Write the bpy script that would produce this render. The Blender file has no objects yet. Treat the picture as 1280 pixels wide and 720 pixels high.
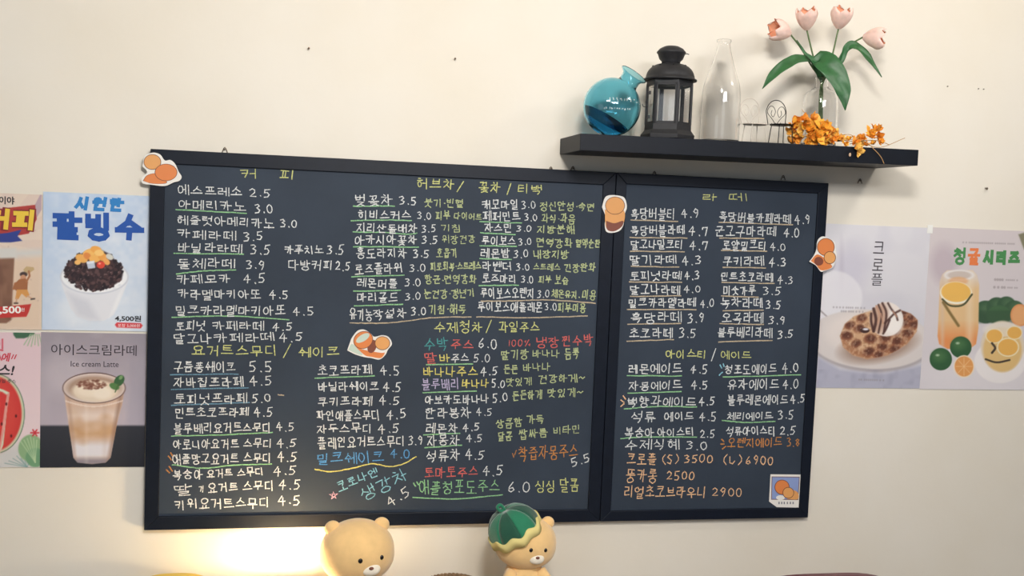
import bpy, bmesh, math, random
import numpy as np
from mathutils import Vector, Matrix
random.seed(7)
rng = np.random.default_rng(5)
S = bpy.context.scene
COL = S.collection

# ------------------------------------------------------------------ camera
EYE = Vector((0.0, -3.174, 1.75))
YAW, PITCH, ROLL, FPX = 0.2020, -0.0699, 0.0413, 1300.0
_f = Vector((math.sin(YAW)*math.cos(PITCH), math.cos(YAW)*math.cos(PITCH), math.sin(PITCH)))
_r0 = Vector((math.cos(YAW), -math.sin(YAW), 0)); _u0 = _r0.cross(_f)
RT = math.cos(ROLL)*_r0 + math.sin(ROLL)*_u0
UP = -math.sin(ROLL)*_r0 + math.cos(ROLL)*_u0
cd = bpy.data.cameras.new('camera'); cam = bpy.data.objects.new('camera', cd); COL.objects.link(cam)
M4 = Matrix((RT, UP, -_f)).transposed().to_4x4(); M4.translation = EYE
cam.matrix_world = M4
cd.sensor_width = 36.0; cd.lens = FPX*36.0/1280.0; cd.clip_start = 0.05
S.camera = cam

# ------------------------------------------------------------------ light
S.view_settings.view_transform = 'Standard'; S.view_settings.look = 'None'
S.view_settings.gamma = 1.0; S.view_settings.use_curve_mapping = False
S.view_settings.exposure = -0.16
W = bpy.data.worlds.new('room_light'); S.world = W; W.use_nodes = True
W.node_tree.nodes['Background'].inputs[0].default_value = (0.78, 0.88, 1.0, 1)
W.node_tree.nodes['Background'].inputs[1].default_value = 0.25
def area(name, loc, target, sx, sy, power, col):
    l = bpy.data.lights.new(name, 'AREA'); l.shape = 'RECTANGLE'; l.size = sx; l.size_y = sy
    l.energy = power; l.color = col
    o = bpy.data.objects.new(name, l); COL.objects.link(o); o.location = loc
    o.rotation_euler = (Vector(target)-Vector(loc)).to_track_quat('-Z', 'Y').to_euler()
    return o
area('ceiling_light_right', (2.35, -1.15, 2.90), (1.6, 0, 1.7), 0.30, 0.22, 10, (1.0, 0.95, 0.88))
area('ceiling_light_left', (0.35, -2.60, 2.90), (0.6, 0, 1.7), 0.45, 0.30, 78, (1.0, 0.96, 0.90))
area('ceiling_light_far', (1.3, -3.5, 2.90), (0.9, 0, 1.3), 1.2, 0.5, 60, (0.98, 0.98, 1.0))
area('window_light', (-2.6, -4.6, 2.0), (0.6, 0, 1.6), 1.8, 1.6, 16, (0.86, 0.93, 1.0))

def P(px, py, Y=0.0):
    """the point at depth Y that stands at this place in the photograph (real position in the room)"""
    d = RT*((px-640)/FPX) - UP*((py-360)/FPX) + _f
    return EYE + d*((Y-EYE.y)/d.y)
def scl(px, py, Y=0.0):
    return (P(px, py+1, Y)-P(px, py, Y)).length
_RT, _UP, _F, _E = (np.array(v) for v in (RT, UP, _f, EYE))
def to_px(pts):
    d = pts-_E; w = d@_F
    return 640+FPX*(d@_RT)/w, 360-FPX*(d@_UP)/w

# ------------------------------------------------------------------ materials
def lin(c):
    return tuple(((v/255)/12.92 if v/255 <= 0.04045 else ((v/255+0.055)/1.055)**2.4) for v in c)
MATS = {}
def mat(name, col, rough=0.6, metal=0.0, noise=0.0, nscale=20, bump=0.0, bscale=200, trans=0, ior=1.45, emis=0,
        inner=None, sheen=0, coat=0, spec=None, alpha_noise=False, vcol=False, subs=0):
    if name in MATS: return MATS[name]
    m = bpy.data.materials.new(name); m.use_nodes = True; nt = m.node_tree; N = nt.nodes; L = nt.links
    b = N['Principled BSDF']; c = lin(col)
    b.inputs['Base Color'].default_value = (*c, 1); b.inputs['Roughness'].default_value = rough
    b.inputs['Metallic'].default_value = metal
    if trans: b.inputs['Transmission Weight'].default_value = trans; b.inputs['IOR'].default_value = ior
    if sheen: b.inputs['Sheen Weight'].default_value = sheen; b.inputs['Sheen Roughness'].default_value = 0.5
    if coat: b.inputs['Coat Weight'].default_value = coat
    if spec is not None: b.inputs['Specular IOR Level'].default_value = spec
    if emis: b.inputs['Emission Color'].default_value = (*c, 1); b.inputs['Emission Strength'].default_value = emis
    if subs:
        b.inputs['Subsurface Weight'].default_value = subs; b.inputs['Subsurface Radius'].default_value = (0.02, 0.012, 0.008)
    tc = N.new('ShaderNodeTexCoord')
    src = None
    if vcol:
        a = N.new('ShaderNodeAttribute'); a.attribute_name = 'Col'; src = a.outputs['Color']
    if noise:
        n = N.new('ShaderNodeTexNoise'); n.inputs['Scale'].default_value = nscale; n.inputs['Detail'].default_value = 5
        L.new(tc.outputs['Object'], n.inputs['Vector'])
        mr = N.new('ShaderNodeMapRange'); mr.inputs['From Min'].default_value = 0.3; mr.inputs['From Max'].default_value = 0.7
        mr.inputs['To Min'].default_value = 1-noise; mr.inputs['To Max'].default_value = 1+noise
        L.new(n.outputs['Fac'], mr.inputs['Value'])
        mx = N.new('ShaderNodeVectorMath'); mx.operation = 'SCALE'
        if src: L.new(src, mx.inputs[0])
        else: mx.inputs[0].default_value = c
        L.new(mr.outputs[0], mx.inputs['Scale']); src = mx.outputs[0]
    if inner:
        g = N.new('ShaderNodeNewGeometry'); mi = N.new('ShaderNodeMix'); mi.data_type = 'RGBA'
        L.new(g.outputs['Backfacing'], mi.inputs[0])
        if src: L.new(src, mi.inputs[6])
        else: mi.inputs[6].default_value = (*c, 1)
        mi.inputs[7].default_value = (*lin(inner), 1); src = mi.outputs[2]
    if src: L.new(src, b.inputs['Base Color'])
    if bump:
        n2 = N.new('ShaderNodeTexNoise'); n2.inputs['Scale'].default_value = bscale; n2.inputs['Detail'].default_value = 4
        L.new(tc.outputs['Object'], n2.inputs['Vector'])
        bp = N.new('ShaderNodeBump'); bp.inputs['Strength'].default_value = bump; bp.inputs['Distance'].default_value = 0.002
        L.new(n2.outputs['Fac'], bp.inputs['Height']); L.new(bp.outputs[0], b.inputs['Normal'])
    if alpha_noise:
        n3 = N.new('ShaderNodeTexNoise'); n3.inputs['Scale'].default_value = 420; n3.inputs['Detail'].default_value = 2
        L.new(tc.outputs['Object'], n3.inputs['Vector'])
        r3 = N.new('ShaderNodeMapRange'); r3.inputs['From Min'].default_value = 0.32; r3.inputs['From Max'].default_value = 0.52
        r3.inputs['To Min'].default_value = 0.45; r3.inputs['To Max'].default_value = 0.98
        L.new(n3.outputs['Fac'], r3.inputs['Value']); L.new(r3.outputs[0], b.inputs['Alpha'])
    MATS[name] = m; return m

# ------------------------------------------------------------------ mesh helpers
def link(name, me, m=None, parent=None, smooth=False):
    o = bpy.data.objects.new(name, me); COL.objects.link(o)
    if m and not me.materials: me.materials.append(m)
    if smooth:
        me.shade_smooth()
    if parent: o.parent = parent
    return o
def obj(name, bm, m, parent=None, smooth=False, bevel=0, normals=True):
    if normals: bmesh.ops.recalc_face_normals(bm, faces=bm.faces)
    me = bpy.data.meshes.new(name); bm.to_mesh(me); bm.free()
    o = link(name, me, m, parent, smooth)
    if bevel:
        bv = o.modifiers.new('bevel', 'BEVEL'); bv.width = bevel; bv.segments = 2; bv.limit_method = 'ANGLE'
    return o
def tag(o, label, cat, group=None, kind=None):
    if label: o['label'] = label
    if cat: o['category'] = cat
    if group: o['group'] = group
    if kind: o['kind'] = kind
    return o
def thing(name, loc, label, cat, group=None, rz=0.0):
    o = bpy.data.objects.new(name, None); COL.objects.link(o); o.location = loc; o.rotation_euler = (0, 0, rz)
    o.empty_display_size = 0.05
    return tag(o, label, cat, group)
def structure(o): o['kind'] = 'structure'; return o
def box(bm, x0, x1, y0, y1, z0, z1):
    v = [bm.verts.new(p) for p in ((x0,y0,z0),(x1,y0,z0),(x1,y1,z0),(x0,y1,z0),(x0,y0,z1),(x1,y0,z1),(x1,y1,z1),(x0,y1,z1))]
    for q in ((0,3,2,1),(4,5,6,7),(0,1,5,4),(1,2,6,5),(2,3,7,6),(3,0,4,7)): bm.faces.new([v[i] for i in q])
def lathe(prof, seg=48, cap=True, phase=0.0, bm=None, sx=1.0, sy=1.0):
    bm = bm or bmesh.new(); rings = []
    for r, z in prof:
        rings.append([bm.verts.new((r*sx*math.cos(phase+2*math.pi*i/seg), r*sy*math.sin(phase+2*math.pi*i/seg), z)) for i in range(seg)])
    for a, b in zip(rings, rings[1:]):
        for i in range(seg): bm.faces.new((a[i], a[(i+1)%seg], b[(i+1)%seg], b[i]))
    if cap: bm.faces.new(rings[0]); bm.faces.new(rings[-1])
    return bm
def tube(bm, pts, r, seg=8, closed=False, taper=None):
    pts = [Vector(p) for p in pts]; n = len(pts); rings = []; nrm = None
    for i, p in enumerate(pts):
        if closed: t = pts[(i+1)%n]-pts[i-1]
        else: t = pts[min(i+1, n-1)]-pts[max(i-1, 0)]
        t.normalize()
        if nrm is None: nrm = t.orthogonal().normalized()
        nrm = (nrm-t*nrm.dot(t)).normalized(); bn = t.cross(nrm)
        rr = r if taper is None else r+(taper-r)*i/(n-1)
        rings.append([bm.verts.new(p+nrm*rr*math.cos(2*math.pi*k/seg)+bn*rr*math.sin(2*math.pi*k/seg)) for k in range(seg)])
    for j in range(n if closed else n-1):
        a, b = rings[j], rings[(j+1)%n]
        for k in range(seg): bm.faces.new((a[k], a[(k+1)%seg], b[(k+1)%seg], b[k]))
    if not closed: bm.faces.new(rings[0][::-1]); bm.faces.new(rings[-1])
    return bm
def spline(pts, n=8):
    pts = [Vector(p) for p in pts]; out = []
    q = [2*pts[0]-pts[1]]+pts+[2*pts[-1]-pts[-2]]
    for i in range(1, len(q)-2):
        for k in range(n):
            t = k/n; a, b, c, d = q[i-1], q[i], q[i+1], q[i+2]
            out.append(0.5*((2*b)+(c-a)*t+(2*a-5*b+4*c-d)*t*t+(3*b-a-3*c+d)*t**3))
    out.append(pts[-1]); return out
def ball(bm, c, r, seg=32, rings=20, fn=None):
    c = Vector(c); r = Vector(r) if not isinstance(r, (int, float)) else Vector((r, r, r))
    R = []
    for j in range(rings+1):
        th = math.pi*j/rings
        if j in (0, rings):
            d = Vector((0, 0, math.cos(th))); R.append([bm.verts.new(c+Vector((0, 0, d.z*r.z)))]); continue
        row = []
        for i in range(seg):
            ph = 2*math.pi*i/seg
            d = Vector((math.sin(th)*math.cos(ph), math.sin(th)*math.sin(ph), math.cos(th)))
            if fn: d = fn(d)
            row.append(bm.verts.new(c+Vector((d.x*r.x, d.y*r.y, d.z*r.z))))
        R.append(row)
    for j in range(rings):
        a, b = R[j], R[j+1]
        for i in range(seg):
            k = (i+1) % seg
            if len(a) == 1: bm.faces.new((a[0], b[i], b[k]))
            elif len(b) == 1: bm.faces.new((a[i], b[0], a[k]))
            else: bm.faces.new((a[i], b[i], b[k], a[k]))
    return bm

# ------------------------------------------------------------------ the room
wm = mat('wall_paint', (241, 232, 212), 0.85, bump=0.12, bscale=60)
nt = wm.node_tree; N = nt.nodes; L = nt.links
tc = N.new('ShaderNodeTexCoord'); n1 = N.new('ShaderNodeTexNoise'); n1.inputs['Scale'].default_value = 1.7; n1.inputs['Detail'].default_value = 6
L.new(tc.outputs['Object'], n1.inputs['Vector'])
cr = N.new('ShaderNodeValToRGB'); cr.color_ramp.elements[0].position = 0.3; cr.color_ramp.elements[1].position = 0.62
cr.color_ramp.elements[0].color = (*lin((228, 220, 205)), 1); cr.color_ramp.elements[1].color = (*lin((233, 227, 216)), 1)
L.new(n1.outputs['Fac'], cr.inputs[0]); L.new(cr.outputs[0], N['Principled BSDF'].inputs['Base Color'])
CEIL = 2.95
bm = bmesh.new(); box(bm, -3.0, 4.8, 0, 0.12, 0, CEIL); structure(obj('wall_back', bm, wm))
bm = bmesh.new(); box(bm, -3.0, 4.8, -5.5, 0.12, -0.1, 0)
structure(obj('floor', bm, mat('floor_tile', (150, 135, 115), 0.5, noise=0.15, nscale=3)))
bm = bmesh.new(); box(bm, -3.0, 4.8, -5.5, 0.12, CEIL, CEIL+0.1)
structure(obj('ceiling', bm, mat('ceiling_paint', (235, 230, 218), 0.9, noise=0.03)))

# ------------------------------------------------------------------ chalkboards
BF = -0.024      # front of the frames
BS = -0.017      # writing surface
fr_m = mat('frame_lacquer', (16, 23, 36), 0.45, noise=0.12, nscale=30, spec=0.25)
sl_m = mat('slate', (52, 61, 74), 0.62, spec=0.2, noise=0.14, nscale=3.5, bump=0.1, bscale=300)
def chalkboard(x0, x1, z0, z1, fw, label):
    t = thing('chalkboard', ((x0+x1)/2, 0, z0), label, 'chalkboard')
    cx = (x0+x1)/2
    X0, X1, Z1 = x0-cx, x1-cx, z1-z0
    yb = -0.004
    for k, (a, b, c, d) in enumerate([
            ((X0, 0), (X1, 0), (X1-fw, fw), (X0+fw, fw)), ((X0, Z1), (X1, Z1), (X1-fw, Z1-fw), (X0+fw, Z1-fw)),
            ((X0, 0), (X0, Z1), (X0+fw, Z1-fw), (X0+fw, fw)), ((X1, 0), (X1, Z1), (X1-fw, Z1-fw), (X1-fw, fw))]):
        bm = bmesh.new(); lo = []; hi = []
        for i, (x, z) in enumerate((a, b, c, d)):
            lo.append(bm.verts.new((x, yb, z))); hi.append(bm.verts.new((x, BF, z)))
        bm.faces.new(lo); bm.faces.new(hi[::-1])
        for i in range(4): j = (i+1) % 4; bm.faces.new((lo[i], lo[j], hi[j], hi[i]))
        obj('frame_rail', bm, fr_m, t, bevel=0.0016)
    bm = bmesh.new(); box(bm, X0+fw*0.6, X1-fw*0.6, BS, yb-0.001, fw*0.6, Z1-fw*0.6)
    obj('writing_surface', bm, sl_m, t)
    return t
BZ0, BZ1 = 0.7807, 1.8969
XL, XM, XR = -0.4292, P(760.5, 430, BF).x, 1.6889
boardL = chalkboard(XL, XM-0.001, BZ0, BZ1, 0.040, 'large black-framed chalkboard on the left, covered in columns of chalk writing')
boardR = chalkboard(XM+0.001, XR, BZ0, BZ1, 0.034, 'narrower black-framed chalkboard on the right, under the shelf, with two columns of chalk writing')

# ------------------------------------------------------------------ handwriting (strokes of hangul letters and digits)
CIRC = [(0.5+0.5*math.sin(2*math.pi*k/9+0.3), 0.5-0.5*math.cos(2*math.pi*k/9+0.3)) for k in range(10)]
CON = {
 'ㄱ': [[(0,.06),(.92,.04),(.84,.5),(.62,1)]], 'ㄴ': [[(.05,0),(.06,.88),(1,.9)]],
 'ㄷ': [[(.95,.05),(.06,.06),(.05,.93),(1,.95)]], 'ㄹ': [[(.05,.05),(.88,.05),(.85,.47),(.1,.5),(.08,.94),(1,.95)]],
 'ㅁ': [[(.06,.05),(.08,.95),(.92,.93),(.94,.06),(.06,.05)]], 'ㅂ': [[(.1,0),(.12,.97),(.9,.97),(.9,0)],[(.1,.5),(.9,.48)]],
 'ㅅ': [[(.52,0),(.38,.55),(0,1)],[(.44,.42),(1,.98)]], 'ㅇ': [CIRC],
 'ㅈ': [[(.05,.08),(.92,.06),(.5,.55),(0,1)],[(.5,.52),(1,.98)]],
 'ㅊ': [[(.4,-.08),(.62,.02)],[(.05,.24),(.92,.22),(.5,.62),(0,1)],[(.5,.6),(1,.98)]],
 'ㅋ': [[(0,.06),(.92,.04),(.84,.5),(.62,1)],[(.02,.5),(.82,.46)]],
 'ㅌ': [[(.95,.05),(.06,.06),(.05,.93),(1,.95)],[(.06,.5),(.88,.48)]],
 'ㅍ': [[(0,.05),(1,.04)],[(0,.96),(1,.94)],[(.32,.06),(.34,.94)],[(.68,.05),(.66,.94)]],
 'ㅎ': [[(.35,-.1),(.65,-.06)],[(.05,.16),(.95,.14)],[(.5+.36*(x-.5)*2, .66+.33*(y-.5)*2) for x,y in CIRC]]}
for d, s in (('ㄲ','ㄱ'),('ㄸ','ㄷ'),('ㅃ','ㅂ'),('ㅆ','ㅅ'),('ㅉ','ㅈ')):
    CON[d] = [[(x*.46, y) for x, y in st] for st in CON[s]]+[[(.54+x*.46, y) for x, y in st] for st in CON[s]]
INI = 'ㄱㄲㄴㄷㄸㄹㅁㅂㅃㅅㅆㅇㅈㅉㅊㅋㅌㅍㅎ'
MED = 'ㅏㅐㅑㅒㅓㅔㅕㅖㅗㅘㅙㅚㅛㅜㅝㅞㅟㅠㅡㅢㅣ'
FIN = ['','ㄱ','ㄲ','ㄱㅅ','ㄴ','ㄴㅈ','ㄴㅎ','ㄷ','ㄹ','ㄹㄱ','ㄹㅁ','ㄹㅂ','ㄹㅅ','ㄹㅌ','ㄹㅍ','ㄹㅎ','ㅁ','ㅂ','ㅂㅅ','ㅅ','ㅆ','ㅇ','ㅈ','ㅊ','ㅋ','ㅌ','ㅍ','ㅎ']
VERT = {'ㅏ': ([.66],[(.66,.99,.46)]), 'ㅐ': ([.62,.94],[(.62,.94,.48)]), 'ㅑ': ([.66],[(.66,.98,.34),(.66,.98,.62)]),
 'ㅒ': ([.62,.94],[(.62,.94,.35),(.62,.94,.62)]), 'ㅓ': ([.88],[(.56,.88,.46)]), 'ㅔ': ([.74,.98],[(.52,.74,.48)]),
 'ㅕ': ([.88],[(.56,.88,.32),(.56,.88,.6)]), 'ㅖ': ([.74,.98],[(.52,.74,.35),(.52,.74,.6)]), 'ㅣ': ([.8],[])}
COMP = {'ㅘ':('ㅗ','ㅏ'),'ㅙ':('ㅗ','ㅐ'),'ㅚ':('ㅗ','ㅣ'),'ㅝ':('ㅜ','ㅓ'),'ㅞ':('ㅜ','ㅔ'),'ㅟ':('ㅜ','ㅣ'),'ㅢ':('ㅡ','ㅣ')}
def fit(strokes, x0, y0, x1, y1): return [[(x0+x*(x1-x0), y0+y*(y1-y0)) for x, y in s] for s in strokes]
def vowel_h(v, x0, x1, y0, y1):
    xm = (x0+x1)/2; w = (x1-x0); out = []
    if v == 'ㅗ': out = [[(xm,y0),(xm,y1)],[(x0,y1),(x1,y1-.02)]]
    if v == 'ㅛ': out = [[(xm-w*.18,y0),(xm-w*.18,y1)],[(xm+w*.18,y0),(xm+w*.18,y1)],[(x0,y1),(x1,y1-.02)]]
    if v == 'ㅜ': out = [[(x0,y0),(x1,y0-.02)],[(xm,y0),(xm-.02,y1+.04)]]
    if v == 'ㅠ': out = [[(x0,y0),(x1,y0-.02)],[(xm-w*.18,y0),(xm-w*.2,y1+.04)],[(xm+w*.18,y0),(xm+w*.18,y1+.04)]]
    if v == 'ㅡ': out = [[(x0,(y0+y1)/2+.03),(x1,(y0+y1)/2)]]
    return out
def syll(ch):
    c = ord(ch)-0xAC00; i, m, f = INI[c//588], MED[(c % 588)//28], FIN[c % 28]
    out = []
    if m in VERT:
        bars, ticks = VERT[m]; xr = 0.48 if m in 'ㅔㅖㅓㅕ' else 0.52
        yb = 0.56 if f else 1.0
        out += fit(CON[i], .0, .06, xr, .48 if f else .84)
        for b in bars: out.append([(b, -.02), (b+.01, yb)])
        for a, b, y in ticks: out.append([(a, y*yb), (b, y*yb-.01)])
    elif m in COMP:
        h, v = COMP[m]; bars, ticks = VERT[v]
        s = 0.62 if f else 1.0
        out += fit(CON[i], .08, 0, .5, .44*s); out += vowel_h(h, 0, .62, .54*s, .78*s)
        for b in bars: out.append([(b*.7+.3, -.04), (b*.7+.3, .98*s)])
        for a, b, y in ticks: out.append([(a*.7+.3, y*s), (b*.7+.3, y*s)])
    else:
        if f: out += fit(CON[i], .16, 0, .82, .34); out += vowel_h(m, 0, .98, .37 if m in 'ㅗㅛ' else .43, .57)
        else: out += fit(CON[i], .14, 0, .84, .5); out += vowel_h(m, 0, 1, .62, .92)
    if f:
        y0 = .66
        if len(f) == 1: out += fit(CON[f], .16, y0, .84, 1.06)
        else: out += fit(CON[f[0]], .05, y0, .45, 1.06)+fit(CON[f[1]], .52, y0, .95, 1.06)
    return out
O = [[(0.5+0.46*math.sin(2*math.pi*k/10), 0.5-0.5*math.cos(2*math.pi*k/10)) for k in range(11)]]
ASC = {
 '0': (.66, O), '1': (.4, [[(.5,0),(.48,1)]]), '2': (.66, [[(.1,.2),(.45,0),(.85,.2),(.75,.5),(.05,.98),(.95,.96)]]),
 '3': (.66, [[(.1,.08),(.6,0),(.85,.2),(.4,.44),(.9,.65),(.7,.95),(.05,1)]]), '4': (.7, [[(.6,0),(.05,.62),(.95,.6)],[(.62,.2),(.58,1.05)]]),
 '5': (.66, [[(.25,.05),(.18,.45),(.6,.42),(.88,.68),(.6,.98),(.08,.98)],[(.25,.05),(.95,0)]]),
 '6': (.66, [[(.7,0),(.2,.5),(.15,.85),(.5,1),(.88,.8),(.7,.55),(.2,.66)]]), '7': (.66, [[(.08,.3),(.1,.03),(.9,.03),(.6,1)]]),
 '8': (.66, [[(.85,.15),(.5,0),(.15,.2),(.85,.72),(.5,1),(.12,.75),(.85,.15)]]), '9': (.66, [[(.85,.3),(.5,.5),(.12,.3),(.45,0),(.85,.15),(.8,.6),(.55,1)]]),
 '.': (.34, [[(.4,.93),(.55,.99)]]), '·': (.34, [[(.35,.5),(.6,.52)]]), '/': (.7, [[(.85,-.15),(.1,1.1)]]), '~': (.8, [[(.05,.5),(.3,.35),(.6,.6),(.95,.4)]]),
 '(': (.4, [[(.8,-.1),(.25,.3),(.25,.7),(.8,1.1)]]), ')': (.4, [[(.2,-.1),(.75,.3),(.75,.7),(.2,1.1)]]),
 'S': (.6, [[(.9,.1),(.4,0),(.15,.25),(.8,.65),(.6,1),(.1,.9)]]), 'L': (.6, [[(.1,.1),(.15,.9),(.6,1),(.95,.7)]]),
 '%': (.9, [[(.75,0),(.25,1)],[(.1,.2),(.3,.1),(.25,.35),(.1,.2)],[(.7,.75),(.9,.68),(.85,.95),(.7,.75)]]),
 'v': (.6, [[(0,.4),(.35,1),(.9,-.1)]]), '*': (.8, [[(.2,1),(.5,0),(.8,1),(0,.35),(1,.35),(.2,1)]]), ',': (.34, [[(.5,.9),(.3,1.15)]]),
 '!': (.4, [[(.6,0),(.5,.7)],[(.45,.93),(.5,1)]])}
def ribbon(bm, pts, w, y, rough=1.0, ext=0.4):
    """flat chalk stroke with rounded joints in the board's plane"""
    pts = [Vector((p[0], p[1])) for p in pts]
    n = len(pts); Ls = []; Rs = []
    for i, p in enumerate(pts):
        a = (p-pts[i-1]).normalized() if i else (pts[1]-p).normalized()
        b = (pts[i+1]-p).normalized() if i < n-1 else a
        t = a+b
        if t.length < 0.4: t = b
        t.normalize(); nrm = Vector((-t.y, t.x)); k = 1/max(0.6, abs(t.dot(b)))
        q = p.copy()
        if i == 0: q -= t*w*ext
        if i == n-1: q += t*w*ext
        ww = w*(0.5+rough*random.uniform(-.09, .09))*k
        Ls.append(bm.verts.new((q.x+nrm.x*ww, y, q.y+nrm.y*ww))); Rs.append(bm.verts.new((q.x-nrm.x*ww, y, q.y-nrm.y*ww)))
    for i in range(n-1):
        try: bm.faces.new((Ls[i], Rs[i], Rs[i+1], Ls[i+1]))
        except ValueError: pass
CH = {}
def chalk(col):
    if col not in CH: CH[col] = mat('chalk_'+col, CHALK[col], 0.95, alpha_noise=True, spec=0.1)
    return CH[col]
CHALK = dict(white=(228,230,230), yellow=(214,216,142), green=(150,202,150), blueline=(110,148,172), beige=(196,178,152), lime=(190,200,150),
    red=(214,108,102), teal=(84,160,160), lilac=(190,180,212), blue=(98,160,214), orange=(206,140,80), peach=(240,194,152), cyan=(140,196,214), pink=(240,190,210), banana=(224,212,120))
CHL = {'white': 'white', 'yellow': 'pale yellow', 'green': 'light green', 'blueline': 'dull blue', 'beige': 'beige', 'lime': 'yellow-green', 'red': 'red', 'teal': 'teal',
    'lilac': 'lilac', 'blue': 'blue', 'orange': 'orange', 'peach': 'peach', 'cyan': 'pale cyan', 'pink': 'pink', 'banana': 'yellow'}
def local(board, p): return (p.x-board.location.x, p.z-board.location.z)
def write(board, text, x0, y0, x1, y1, h=11.3, col='white', lw=1.22, name='chalk_writing'):
    adv = []
    for c in text: adv.append(0.5 if c == ' ' else (1.0 if ord(c) >= 0xAC00 else ASC[c][0]))
    tot = sum(adv)-0.2
    A = Vector(local(board, P(x0, y0, BS))); B = Vector(local(board, P(x1, y1, BS)))
    d = B-A; e = d.normalized(); u = Vector((-e.y, e.x)); s = scl((x0+x1)/2, (y0+y1)/2, BS); H = h*s*0.93
    unit = d.length/tot; bm = bmesh.new(); x = 0.0; jy = 0
    for c, a in zip(text, adv):
        if c != ' ':
            st = syll(c) if ord(c) >= 0xAC00 else ASC[c][1]
            wf = (a-0.2)*unit if a > 0.45 else (a-0.08)*unit
            hh = H*(1+random.uniform(-.12, .07)); jy = random.uniform(-.07, .07)*H; sk = random.uniform(-.10, .08)
            for sroke in st:
                jx, jz = random.uniform(-.035, .035), random.uniform(-.035, .035)
                pts = []
                for (px, py) in sroke:
                    px += jx+random.uniform(-.03, .03); py += jz+random.uniform(-.03, .03)
                    q = A+e*(x*unit+px*wf+sk*(0.5-py)*hh)+u*((0.5-py)*hh+jy)
                    pts.append((q.x, q.y))
                ribbon(bm, pts, (lw if h > 10.4 else lw*.85)*s, BS-0.0006-random.random()*0.0002)
        x += a
    o = obj(name, bm, chalk(col), board, normals=False)
    if col != 'white': o['label'] = 'writing in %s chalk' % CHL[col]
    return o
def under(board, pts, col='green', lw=1.25, name='chalk_underline'):
    bm = bmesh.new(); sp = []
    P3 = [Vector((*local(board, P(x, y, BS)), 0)) for x, y in pts]
    s = scl(*pts[0], BS)
    q = spline(P3, 10 if len(P3) > 2 else 8)
    q = [(v.x, v.y+random.uniform(-.3, .3)*s) for v in q]
    ribbon(bm, q, lw*s*1.15, BS-0.0005)
    o = obj(name, bm, chalk(col), board, normals=False)
    o['label'] = '%s chalk line' % CHL[col]
    return o
A_, B_ = boardL, boardR
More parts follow.
